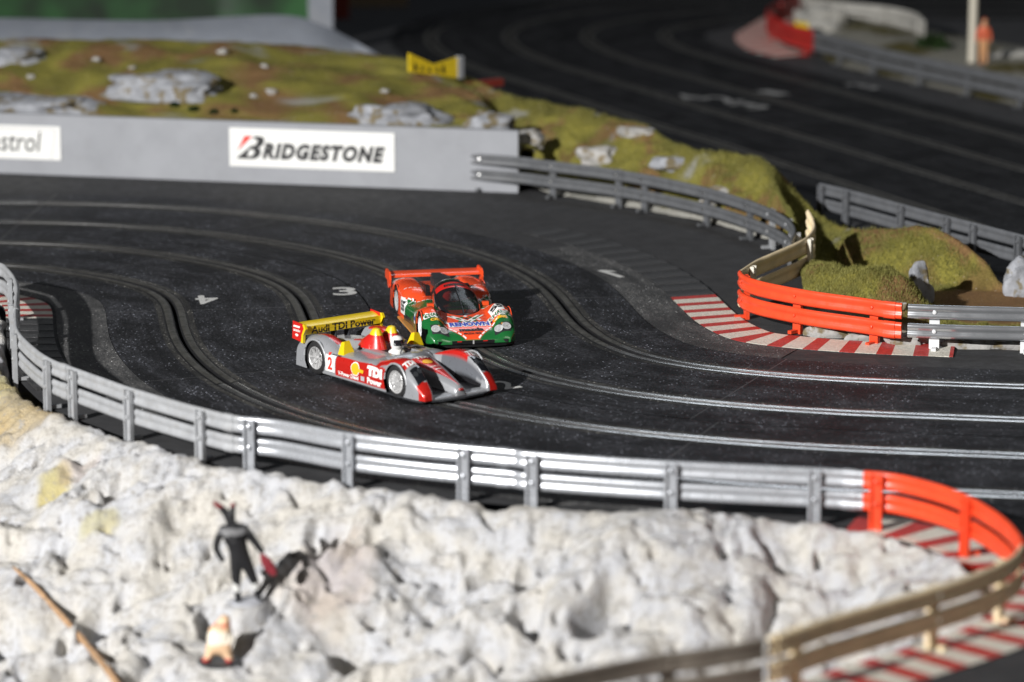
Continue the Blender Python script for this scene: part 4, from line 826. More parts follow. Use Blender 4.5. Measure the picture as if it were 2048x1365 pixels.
MAT['lamp_cover'] = glass_mat('lamp_cover', (0.05, 0.05, 0.055), 0.04, 0.10)
MAT['visor'] = glass_mat('visor_glass', (0.012, 0.013, 0.016), 0.08, 1.0)

class Shell:
    """a lofted car body: a top surface over the plan that rolls over into upright sides"""
    def __init__(s, ztop, width, zlow, x0, x1, n=6.0): s.zt, s.w, s.zl, s.x0, s.x1, s.n = ztop, width, zlow, x0, x1, n
    def end(s, x):
        a = np.clip((x - (s.x1 - 0.45)) / 0.45, 0, 1); b = np.clip(((s.x0 + 0.25) - x) / 0.25, 0, 1)
        return (1 - a ** 3) ** (1/3) * (1 - b ** 4) ** 0.25
    def top(s, x, y):
        x = np.asarray(x, float); y = np.asarray(y, float); r = np.clip(np.abs(y) / s.w(x), 0, 0.9999); zl = s.zl(x)
        return zl + (s.zt(x, y) - zl) * (1 - r ** s.n) ** (1 / s.n) * s.end(x)
    def side(s, x, z):
        """half width of the flank at height z"""
        x = np.asarray(x, float); zl = s.zl(x); zt = s.zt(x, 0.95 * s.w(x)) * 1.0; r = np.clip((z - zl) / (zt - zl), 0, 0.98); return s.w(x) * (1 - r ** s.n) ** (1 / s.n)
    def build(s, name, paint, mat, parent, arches=(), nx=240, ny=100, cut=None, cols=None):
        xs = np.linspace(s.x0, s.x1, nx); sd = 16; yy = np.linspace(-0.955, 0.955, ny); e0 = (1 - 0.955 ** s.n) ** (1 / s.n)
        rr = np.linspace(0, 1, sd + 1)[:-1] * e0; ysd = (1 - rr ** s.n) ** (1 / s.n)
        W = s.w(xs)[:, None]; ZL = s.zl(xs)[:, None]; E = s.end(xs)[:, None]
        Yt = yy[None, :] * W if cols is None else cols(xs, 0.955 * s.w(xs)); ny = Yt.shape[1]; Zt = s.top(np.repeat(xs[:, None], ny, 1), Yt)
        zr = s.zt(xs, -0.955 * s.w(xs))[:, None]; zl_ = s.zt(xs, 0.955 * s.w(xs))[:, None]
        Yr = -ysd[None, :] * W; Zr = ZL + (zr - ZL) * rr[None, :] * E; Yl = (ysd[::-1])[None, :] * W; Zl_ = ZL + (zl_ - ZL) * rr[::-1][None, :] * E
        Y = np.hstack([Yr, Yt, Yl]); Z = np.hstack([Zr, Zt, Zl_]); X = np.repeat(xs[:, None], Y.shape[1], 1)
        mx = (X[:-1, :-1] + X[1:, 1:]) / 2; my = (Y[:-1, :-1] + Y[1:, 1:]) / 2; mz = (Z[:-1, :-1] + Z[1:, 1:]) / 2
        keep = np.ones(mx.shape, bool)
        for ax, az, ar in arches: keep &= ~(((mx - ax) ** 2 + (mz - az) ** 2 < ar ** 2) & (np.abs(my) > 0.93 * s.w(mx)))
        if cut is not None: keep &= ~cut(mx, my, mz)
        mb = MB().grid(np.stack([X, Y, Z], -1), keep=keep)
        return obj(name, mb, mat, parent, smooth=60, col=paint(X, Y, Z).reshape(-1, 3), local=True)
def patch_top(sh, x0, x1, y0, y1, eps=0.02, nx=12, ny=10, shape=None):
    A = np.zeros((nx, ny, 3)); u = np.linspace(0, 1, nx)[:, None]; v = np.linspace(0, 1, ny)[None, :]
    A[..., 0] = x0 + (x1 - x0) * u + 0 * v; A[..., 1] = y0 + (y1 - y0) * v + 0 * u
    if shape: A[..., 0], A[..., 1] = shape(u, v)
    A[..., 2] = sh.top(A[..., 0], A[..., 1]) + eps; return MB().grid(A)
def refine(V, F, step=0.10):
    """split long edges so that flat print follows a curved panel"""
    bm = bmesh.new(); vs_ = [bm.verts.new((*p, 0)) for p in V]
    for f in F:
        try: bm.faces.new([vs_[i] for i in f])
        except ValueError: pass
    bmesh.ops.triangulate(bm, faces=bm.faces)
    for _ in range(3):
        long = [e for e in bm.edges if e.calc_length() > step]
        if not long: break
        bmesh.ops.subdivide_edges(bm, edges=long, cuts=1); bmesh.ops.triangulate(bm, faces=bm.faces)
    bm.verts.index_update(); V2 = np.array([v.co[:2] for v in bm.verts]); F2 = [tuple(v.index for v in f.verts) for f in bm.faces]; bm.free(); return V2, F2
def on_top(sh, V, F, cx, cy, rot, eps, name, mat, parent):
    """flat print on the upper surface, read from the front of the car"""
    V, F = refine(np.asarray(V, float), F); ca, sa = math.cos(rot), math.sin(rot); u = V[:, 0] * ca - V[:, 1] * sa; v = V[:, 0] * sa + V[:, 1] * ca
    x = cx - v; y = cy + u; mb = MB(); mb.add(np.stack([x, y, sh.top(x, y) + eps], 1), F); return obj(name, mb, MAT[mat], parent, smooth=0, local=True, recalc=False)
def on_side(sh, V, F, cx, cz, eps, name, mat, parent, sg=-1):
    V, F = refine(np.asarray(V, float), F); x = cx + V[:, 0]; z = cz + V[:, 1]; mb = MB(); mb.add(np.stack([x, sg * (sh.side(x, z) + eps), z], 1), F); return obj(name, mb, MAT[mat], parent, smooth=0, local=True, recalc=False)
def rect(w, h, sl=0.0): return [(-w/2 - sl, -h/2), (w/2 - sl, -h/2), (w/2 + sl, h/2), (-w/2 + sl, h/2)], [(0, 1, 2, 3)]
def disc(r, n=18, sy=1.0): return [(r * math.cos(2*PI*i/n), r * sy * math.sin(2*PI*i/n)) for i in range(n)], [tuple(range(n))]
def top_text(sh, txt, cx, cy, w, h, mat, parent, rot=0.0, eps=0.05, outline=None, shear=0.0, off=0.02):
    if outline:
        V, F = text2d(txt, w * 1.04 + 0.10, h + 0.12, shear=shear, offset=off + 0.09); on_top(sh, V, F, cx, cy, rot, eps - 0.015, 'lettering_outline', outline, parent)
    V, F = text2d(txt, w, h, shear=shear, offset=off); on_top(sh, V, F, cx, cy, rot, eps, 'lettering', mat, parent)
def side_text(sh, txt, cx, cz, w, h, mat, parent, eps=0.03, shear=0.0, off=0.02, sg=-1):
    V, F = text2d(txt, w, h, shear=shear, offset=off)
    if sg > 0: V = V * (-1, 1)
    on_side(sh, V, F, cx, cz, eps, 'lettering', mat, parent, sg)
def wheel(parent, x, y, r, wdt, rim_mat, spokes=10, deep=0.25):
    s = 1 if y > 0 else -1; wo = thing_part('wheel', parent, (x, y, r))
    t = MB().lathe([(r*0.66, -wdt/2), (r*0.80, -wdt/2 - 0.02), (r*0.93, -wdt/2 + 0.03), (r, -wdt/2 + 0.14), (r, wdt/2 - 0.14), (r*0.93, wdt/2 - 0.03), (r*0.80, wdt/2 + 0.02), (r*0.66, wdt/2), (r*0.62, wdt/2 - 0.12)], (x, y, r), 36, 'y'); obj('tyre', t, MAT['tyre'], wo, smooth=50, local=True)
    o = s * (wdt/2 - 0.02); rm = MB().lathe([(r*0.70, o), (r*0.66, o + s*0.03), (r*0.62, o), (r*0.58, o - s*deep), (r*0.10, o - s*deep*0.8), (0.001, o - s*deep*0.8)], (x, y, r), 30, 'y')
    for k in range(spokes):
        a = 2*PI*k/spokes; c, q = math.cos(a), math.sin(a); p = np.array([x, y + o - s*deep*0.35, r]); d = np.array([c, 0, q]); e = np.array([-q, 0, c])
        V = [p + d*r*0.12 + e*r*0.05, p + d*r*0.62 + e*r*0.035 + (0, s*deep*0.2, 0), p + d*r*0.62 - e*r*0.035 + (0, s*deep*0.2, 0), p + d*r*0.12 - e*r*0.05]; V2 = [v - np.array((0, s*0.10, 0)) for v in V]
        rm.add(V + V2, [(0,1,2,3),(7,6,5,4),(0,4,5,1),(1,5,6,2),(2,6,7,3),(3,7,4,0)])
    rm.lathe([(0.001, o + s*0.0), (r*0.10, o - s*0.02), (r*0.13, o - s*deep*0.8)], (x, y, r), 12, 'y'); obj('rim', rm, MAT[rim_mat], wo, smooth=35, local=True)
    return wo
def thing_part(name, parent, loc):
    o = bpy.data.objects.new(name, None); COL.objects.link(o); o.parent = parent; o.empty_display_size = 0.005; o['_o'] = (0.0, 0.0, 0.0); return o
def arch_lip(parent, x, z, r, y, mat, a0=-0.15, a1=PI + 0.15, w_=0.10):
    mb = MB(); pts = [(x + r*math.cos(a), y, z + r*math.sin(a)) for a in np.linspace(a0, a1, 26)]; mb.tube(pts, w_, 6); return obj('wheel_arch', mb, MAT[mat], parent, local=True)

# ------------------------------------------------------------------ silver, red and yellow open prototype
A_ROT = math.radians(-52)
audi = thing('slot_car', 'silver and red open prototype slot car with a yellow rear wing', 'slot car', (-8.05, -3.7, 0), A_ROT); audi.scale = (1.045,) * 3
ab = np.abs
FF = [(1.2, 1.95), (2.2, 2.12), (3.2, 2.42), (4.0, 2.55), (4.8, 2.48), (5.6, 2.12), (6.3, 1.62), (6.9, 1.05), (7.2, 0.75)]
RF = [(-7.1, 2.0), (-6.4, 2.35), (-5.4, 2.62), (-4.6, 2.68), (-3.6, 2.45), (-2.8, 2.12), (-2.0, 1.98)]
NZ = [(1.6, 2.25), (3.0, 2.02), (5.0, 1.56), (6.4, 1.15), (7.25, 0.88)]
NW = [(1.6, 1.35), (3.0, 1.12), (4.5, 0.88), (6.0, 0.62), (7.25, 0.36)]
def a_top(x, y):
    x, y = np.broadcast_arrays(np.asarray(x, float), np.asarray(y, float)); a = np.abs(y)
    inner = itp(np.clip(x, 2.4, 7.2), [(2.4, 1.55), (4, 1.72), (6, 1.95), (7.2, 2.1)])
    base = itp(np.clip(x, -7.1, 7.2), [(-7.1, 1.55), (-4, 1.55), (-2.4, 1.9), (0, 1.98), (2.0, 1.9), (3.0, 1.2), (3.8, 0.75), (5.5, 0.60), (7.2, 0.42)])
    z = base
    ff = itp(np.clip(x, 1.2, 7.2), FF); m = sm(0, 1, (a - inner) / 0.22) * sm(1.2, 2.2, x); z = z + (ff - 0.10 * ((a - 2.45) / 0.7) ** 2 - z) * m
    rf = itp(np.clip(x, -7.1, -2.0), RF); m = sm(1.55, 1.85, a) * (1 - sm(-2.8, -2.0, x)); z = z + (rf - 0.12 * ((a - 2.45) / 0.7) ** 2 - z) * m
    nz = itp(np.clip(x, 1.6, 7.25), NZ); nw = itp(np.clip(x, 1.6, 7.25), NW); m = (1 - sm(0.0, 1.0, (a - nw + 0.10) / 0.22)) * sm(1.2, 2.0, x); nose = nz - 0.30 * np.clip(a / nw, 0, 1) ** 2; z = np.where(m > 0, z + (np.maximum(nose, z) - z) * m, z)
    m = (1 - sm(1.35, 1.7, a)) * sm(-2.0, -1.4, x) * (1 - sm(1.6, 2.4, x)); z = z + (2.25 - 0.10 * a - z) * m
    spine = itp(np.clip(x, -7, -0.6), [(-7, 1.9), (-5, 2.15), (-2.5, 2.45), (-0.6, 2.5)]); m = (1 - sm(0.75, 1.25, a)) * (1 - sm(-1.2, -0.6, x)); z = z + (spine - z) * m
    hole = (1 - sm(0.80, 0.98, a)) * sm(-0.85, -0.55, x) * (1 - sm(1.15, 1.6, x)); z = z + (1.15 - z) * hole
    return z
AS = Shell(a_top, lambda x: itp(np.clip(x, -7.1, 7.2), [(-7.1, 3.12), (-5, 3.22), (0, 3.20), (4.5, 3.24), (6.3, 3.14), (7.2, 2.92)]), lambda x: 0.30 + 0 * np.asarray(x, float), -7.1, 7.2, 7.0)
def a_paint(X, Y, Z):
    a = np.abs(Y); C = np.empty(X.shape + (3,)); C[:] = (0.35, 0.36, 0.38); red = np.array((0.60, 0.020, 0.014)); blk = np.array((0.012, 0.012, 0.014)); gr = np.array((0.16, 0.17, 0.19))
    def put(m, c): C[m] = c
    nw = itp(np.clip(X, 1.6, 7.25), NW); inner = itp(np.clip(X, 2.4, 7.2), [(2.4, 1.55), (4, 1.72), (6, 1.95), (7.2, 2.1)])
    put((X > 2.9) & (X < 6.55) & (a > nw + 0.10) & (a < inner + 0.06) & (Z < 1.35), blk)
    put((X > 2.8) & (a < inner + 0.16) & (a > nw + 0.1) & (Z >= 0.95), gr)
    put((a > 3.02) & (X > -2.35) & (X < 3.35) & (Z < 1.78 + 0.02 * X) & (Z > 0.42), red)          # side panel
    put((X > 2.0) & (X < 5.2) & (a > inner + 0.16) & (Z > 1.75) & (a < 3.08), red)                          # fender tops
    put((X > 6.45) & (a > inner + 0.25) & (Z < 1.42) & (a < 3.05), red)                            # red tips
    put((X > 2.6) & (X < 6.95) & (a < (nw - 0.30) * np.clip((7.35 - X) / 3.0, 0.25, 1)) & (Z > 0.8), red)
    put((X < -3.2) & (X > -5.6) & (a > 1.8) & (a < 2.45) & (Z > 2.0), red); put((X < -1.3) & (X > -3.6) & (a < 0.85) & (Z > 2.0), red)
    put((X > -0.75) & (X < 1.5) & (a < 0.93) & (Z < 2.12), blk)
    return C
def a_cols(xs, we):
    nw = itp(np.clip(xs, 1.6, 7.25), NW); inn = itp(np.clip(xs, 2.4, 7.2), [(2.4, 1.55), (4, 1.72), (6, 1.95), (7.2, 2.1)]); inn = np.maximum(inn, nw + 0.25)
    brk = np.stack([0 * nw, nw - 0.12, nw + 0.13, inn - 0.03, inn + 0.26, we], 1); H = []
    for (a, b), n in zip(zip(range(5), range(1, 6)), (14, 9, 7, 10, 22)):
        t = np.linspace(0, 1, n, endpoint=False)[None, :]; H.append(brk[:, a:a+1] * (1 - t) + brk[:, b:b+1] * t)
    H = np.hstack(H + [brk[:, 5:6]]); return np.hstack([-H[:, :0:-1], H])
body = AS.build('body', a_paint, MAT['paint_silver_car'], audi, [(4.35, 1.13, 1.21), (-4.75, 1.15, 1.24)], cols=a_cols)
arch_lip(audi, 4.35, 1.13, 1.21, -3.18, 'car_silver', 0.0, PI, 0.07); arch_lip(audi, -4.75, 1.15, 1.24, -3.18, 'car_silver', 0.0, PI, 0.07)
arch_lip(audi, 4.35, 1.13, 1.21, 3.18, 'car_silver', 0.0, PI, 0.07); arch_lip(audi, -4.75, 1.15, 1.24, 3.18, 'car_silver', 0.0, PI, 0.07)
fl = MB(); fl.prism([(-7.3, -2.9), (6.0, -3.2), (6.9, -3.0), (7.45, -1.6), (7.6, 0), (7.45, 1.6), (6.9, 3.0), (6.0, 3.2), (-7.3, 2.9)], 0.17, 0.29); obj('floor_splitter', fl, MAT['car_carbon'], audi, local=True, smooth=0)
for sy in (-1, 1):
    wheel(audi, 4.35, sy * 2.72, 1.13, 0.86, 'alloy', 12, 0.16); wheel(audi, -4.75, sy * 2.66, 1.15, 1.0, 'alloy', 8, 0.38)
    # headlight: dark cover with two lamps behind it
    hl = obj('headlight', patch_top(AS, 0, 1, 0, 1, 0.025, 12, 10, lambda u, v, sy=sy: (5.35 + 1.05 * u + 0.12 * v, sy * (2.10 + 0.78 * v + 0.05 * u))), MAT['visor'], audi, local=True)
    for q in (0.25, 0.75):
        x, y = 5.75 + 0.2 * q, sy * (2.15 + 0.7 * q); on_top(AS, *disc(0.17), x, y, 0, 0.04, 'lamp', 'car_carbon', audi).parent = hl
    top_text(AS, 'TDI', 4.98, sy * 2.52, 0.85, 0.50, 'car_white', audi, 0.0, off=0.05, shear=0.1)
    # mirror fairing
    mb = MB(); mb.add([(-2.45, sy*2.1, 1.9), (-2.45, sy*2.95, 1.75), (-1.75, sy*2.1, 1.95), (-1.75, sy*2.95, 1.8), (-2.30, sy*2.35, 2.62), (-2.30, sy*2.75, 2.58), (-1.95, sy*2.35, 2.72), (-1.95, sy*2.75, 2.66)], [(0,1,5,4),(1,3,7,5),(3,2,6,7),(2,0,4,6),(4,5,7,6)])
    if sy < 0: obj('mirror', mb, MAT['car_yellow'], audi, local=True, smooth=20)
    else:
        mb.v = [(x + 1.9, y - 0.75, z + 0.35) for x, y, z in mb.v]; obj('mirror', mb, MAT['car_yellow'], audi, local=True, smooth=20)
    # roll hoop: red fairing with a yellow crown
    cy_ = sy * 0.62
    def hoop(x0, x1, wd, z): return [(x0 + (x1 - x0) * (0.5 - 0.5 * math.cos(t)), cy_ + wd * math.sin(t), z) for t in np.linspace(0, 2*PI, 18, endpoint=False)]
    rings = [hoop(-3.1, -0.40, 0.72, 2.1), hoop(-2.7, -0.55, 0.60, 2.5), hoop(-2.15, -0.72, 0.46, 2.85), hoop(-1.85, -0.82, 0.38, 3.02), hoop(-1.70, -0.90, 0.32, 3.22), hoop(-1.55, -1.0, 0.22, 3.40), hoop(-1.35, -1.2, 0.06, 3.46)]
    def loft(R):
        k = len(R[0]); V = [p for r in R for p in r]; return MB().add(V, [(i*k+j, i*k+(j+1) % k, (i+1)*k+(j+1) % k, (i+1)*k+j) for i in range(len(R)-1) for j in range(k)] + [tuple(range((len(R)-1)*k, len(R)*k))])
    hp = obj('roll_hoop', loft(rings[:4]), MAT['car_red'], audi, local=True); obj('roll_hoop_tip', loft([hoop(-1.86, -0.81, 0.385, 3.01)] + rings[4:]), MAT['car_yellow'], hp, local=True)
# driver
dm = MB().lathe([(0.001, -0.42), (0.30, -0.40), (0.42, -0.18), (0.46, 0.05), (0.42, 0.27), (0.28, 0.44), (0.001, 0.50)], (0.25, -0.05, 2.62), 20)
dr = thing_part('driver', audi, (0, 0, 0)); obj('helmet', dm, MAT['car_white'], dr, local=True, smooth=80)
vz = MB(); A = np.zeros((10, 14, 3))
for i, t in enumerate(np.linspace(-0.20, 0.20, 10)):
    for j, q in enumerate(np.linspace(-1.15, 1.15, 14)):
        rr_ = 0.455 * math.cos(t * 1.3) + 0.02; A[i, j] = (0.25 + rr_ * math.cos(q), -0.05 + rr_ * math.sin(q), 2.70 + t)
obj('visor', vz.grid(A), MAT['visor'], dr, local=True)
bd = MB().lathe([(0.001, 0.45), (0.30, 0.40), (0.55, 0.2), (0.62, -0.3), (0.55, -1.0)], (0.2, -0.05, 1.85), 18); obj('race_suit', bd, MAT['car_white'], dr, local=True)
obj('steering_wheel', MB().lathe([(0.28, 0.0), (0.33, 0.05), (0.38, 0.0), (0.33, -0.05), (0.28, 0.0)], (1.1, -0.05, 2.1), 18, 'x'), MAT['car_carbon'], audi, local=True)
# rear wing
wgm = MB(); prof = [(-0.62, 0.12), (-0.45, 0.18), (0.0, 0.10), (0.45, -0.08), (0.62, -0.22), (0.55, -0.26), (0.2, -0.16), (-0.3, -0.02)]
V = [(-6.55 + p[0], sy * 3.15, 3.02 + p[1]) for sy in (-1, 1) for p in prof]; k = len(prof)
wgm.add(V, [(i, (i+1) % k, k + (i+1) % k, k + i) for i in range(k)] + [tuple(range(k))[::-1], tuple(range(k, 2*k))]); wing = obj('rear_wing', wgm, MAT['car_yellow'], audi, local=True, smooth=40)
fw = MB().box((-6.0, 0, 2.78), (0.05, 3.15, 0.26)); obj('wing_flap', fw, MAT['car_yellow'], wing, local=True, smooth=0)
for sy in (-1, 1):
    ep = MB(); P = [(-7.35, 2.10), (-7.25, 3.30), (-6.0, 3.22), (-5.85, 2.95), (-6.15, 2.5), (-6.2, 1.98)]; n = len(P); ep.add([(x, sy*3.16, z) for x, z in P] + [(x, sy*3.24, z) for x, z in P], [tuple(range(n)), tuple(range(n, 2*n))[::-1]] + [(i, (i+1) % n, n+(i+1) % n, n+i) for i in range(n)])
    e = obj('wing_end_plate', ep, MAT['car_red'], wing, local=True, smooth=0)
    eb = MB(); P = [(-6.28, 1.95), (-6.18, 2.5), (-5.92, 2.95), (-6.05, 3.24), (-5.86, 3.24), (-5.70, 2.95), (-5.98, 2.5), (-6.02, 1.95)]; n = 8; eb.add([(x, sy*3.10, z) for x, z in P] + [(x, sy*3.28, z) for x, z in P], [tuple(range(n)), tuple(range(n, 2*n))[::-1]] + [(i, (i+1) % n, n+(i+1) % n, n+i) for i in range(n)]); obj('wing_bracket', eb, MAT['car_yellow'], e, local=True, smooth=0)
    for k_, (tx, zz, ww) in enumerate((('', 2.98, 0.75), ('BOSCH', 2.70, 0.75))):
        V, F = text2d(tx, ww, 0.15, offset=0.05) if tx else (np.array(rect(ww, 0.13, 0.05)[0]), rect(ww, 0.13)[1]); V = V if sy < 0 else V * (-1, 1); obj('print_mark' if not tx else 'lettering', MB().add([(-6.78 + x, sy*3.255, zz + z) for x, z in V], F), MAT['car_white'], e, local=True, smooth=0, recalc=False)
    V, F = disc(0.13, 10, 0.7); obj('emblem', MB().add([(-6.78 + x * 1.5, sy*3.255, 2.40 + z) for x, z in V], F), MAT['car_white'], e, local=True, smooth=0, recalc=False)
    st = MB().box((-6.3, sy * 0.55, 2.3), (0.30, 0.05, 0.65)); obj('wing_strut', st, MAT['car_carbon'], audi, local=True, smooth=0)
V, F = text2d('Audi TDI Power', 5.3, 0.50, offset=0.035); obj('lettering', MB().add([(-5.945, x, 2.78 + z) for x, z in V], F), MAT['ink_black'], wing, local=True, smooth=0, recalc=False)
# printed flank
for sg in (-1, 1):
    on_side(AS, *rect(1.05, 1.12), -2.92, 1.12, 0.02, 'number_panel', 'car_white', audi, sg); side_text(AS, '2', -2.92, 1.12, 0.52, 0.85, 'ink_red', audi, 0.035, off=0.03, sg=sg)
    side_text(AS, 'TDI', 2.12, 1.38, 1.75, 0.66, 'car_white', audi, 0.03, off=0.09, sg=sg); side_text(AS, 'Power', 2.12, 0.74, 1.65, 0.42, 'car_white', audi, 0.03, off=0.05, sg=sg)
    side_text(AS, 'V-Power Diesel', -0.85, 0.66, 2.3, 0.28, 'car_white', audi, 0.03, off=0.03, shear=0.1, sg=sg); side_text(AS, 'Audi Sport', -2.35, 1.72, 0.95, 0.14, 'car_carbon', audi, 0.03, sg=sg); on_side(AS, *rect(0.2, 0.2), -3.05, 1.74, 0.03, 'emblem', 'ink_red', audi, sg)
    fan = [(0, -0.40), (0.22, -0.36)] + [(0.44 * math.cos(t), 0.40 * math.sin(t)) for t in np.linspace(-0.25, PI + 0.25, 12)] + [(-0.22, -0.36)]
    on_side(AS, [(x * 1.15, y * 1.15) for x, y in fan], [tuple(range(len(fan)))], -0.10, 1.22, 0.022, 'shell_border', 'car_white', audi, sg); on_side(AS, fan, [tuple(range(len(fan)))], -0.10, 1.22, 0.034, 'shell_emblem', 'skin_decal', audi, sg); on_side(AS, *rect(0.62, 0.22), 0.52, 1.18, 0.028, 'shell_flash', 'skin_decal', audi, sg); on_side(AS, *rect(0.42, 0.30), 0.75, 0.72, 0.028, 'emblem', 'ink_grey', audi, sg)
on_top(AS, [(x * 0.85, y * 0.75) for x, y in fan], [tuple(range(len(fan)))], 3.55, 0.0, 0, 0.03, 'shell_emblem', 'skin_decal', audi)
top_text(AS, 'TDI', 2.85, 0.0, 1.0, 0.32, 'car_white', audi, off=0.04); top_text(AS, 'BOSCH', 4.35, 0.0, 0.70, 0.16, 'car_white', audi); on_top(AS, *rect(0.5, 0.09), 4.75, 0.0, 0, 0.04, 'print_mark', 'car_white', audi)
obj('nose_emblem', MB().box((7.12, 0, 0.72), (0.10, 0.14, 0.06)), MAT['car_red'], audi, local=True)

# ------------------------------------------------------------------ orange and green closed coupe
M_ROT = math.radians(-78)
maz = thing('slot_car', 'orange and green closed coupe slot car with RENOWN on its nose', 'slot car', (-4.45, 14.6, 0), M_ROT); maz.scale = (1.06,) * 3
CB = [(-7.3, 1.95), (-5, 2.0), (-2.5, 1.95), (0, 1.85), (2.0, 1.88), (3.2, 1.80), (4.2, 1.66), (5.2, 1.48), (6.2, 1.24), (7.0, 0.92), (7.45, 0.62)]
MF = [(0.6, 1.62), (1.8, 1.78), (2.8, 2.05), (3.8, 2.34), (4.6, 2.34), (5.4, 2.06), (6.2, 1.70), (6.9, 1.22), (7.45, 0.72)]
MR = [(-7.3, 2.25), (-6.2, 2.42), (-4.8, 2.5), (-3.4, 2.48), (-2.4, 2.32), (-1.7, 2.0), (-1.2, 1.8)]
def m_top(x, y):
    x, y = np.broadcast_arrays(np.asarray(x, float), np.asarray(y, float)); a = np.abs(y)
    z = itp(np.clip(x, -7.3, 7.45), CB); side = sm(1.5, 2.4, a) * (1 - sm(1.2, 2.2, x)) * sm(-2.4, -1.2, x); z = z + (1.58 - z) * side
    m = sm(1.45, 2.25, a) * sm(0.8, 2.6, x); z = z + (itp(np.clip(x, 0.6, 7.45), MF) - 0.10 * ((a - 2.3) / 0.8) ** 2 - z) * m
    m = sm(1.25, 1.75, a) * (1 - sm(-2.0, -1.2, x)); z = z + (itp(np.clip(x, -7.3, -1.2), MR) - 0.07 * ((a - 2.3) / 0.8) ** 2 - z) * m
    return z
MS = Shell(m_top, lambda x: itp(np.clip(x, -7.3, 7.45), [(-7.3, 3.15), (-5, 3.25), (-2, 3.18), (0.8, 3.02), (2.2, 3.10), (4.2, 3.24), (6.2, 3.16), (7.0, 2.98), (7.45, 2.62)]), lambda x: 0.34 + 0 * np.asarray(x, float), -7.3, 7.45, 8.0)
OR = np.array((0.86, 0.085, 0.022)); GN = np.array((0.012, 0.135, 0.032))
def v_front(a): return 7.45 - (a - 0.42) * 0.98              # front edge of the orange V
def m_paint(X, Y, Z):
    a = np.abs(Y); C = np.empty(X.shape + (3,)); C[:] = OR
    C[(X > v_front(a)) & (X > 4.2)] = GN
    C[(X < 3.05) & (X > -0.3 - 0.75 * (a - 1.0)) & (X > -1.7)] = GN
    C[(X > 7.05) & (Z < 0.62)] = GN; C[(a > 2.9) & (X > -1.6) & (X < 1.6) & (Z < 0.8)] = (0.02, 0.022, 0.024)
    return C
mbody = MS.build('body', m_paint, MAT['paint_coupe'], maz, [(4.45, 1.05, 1.13), (-4.6, 1.1, 1.2)])
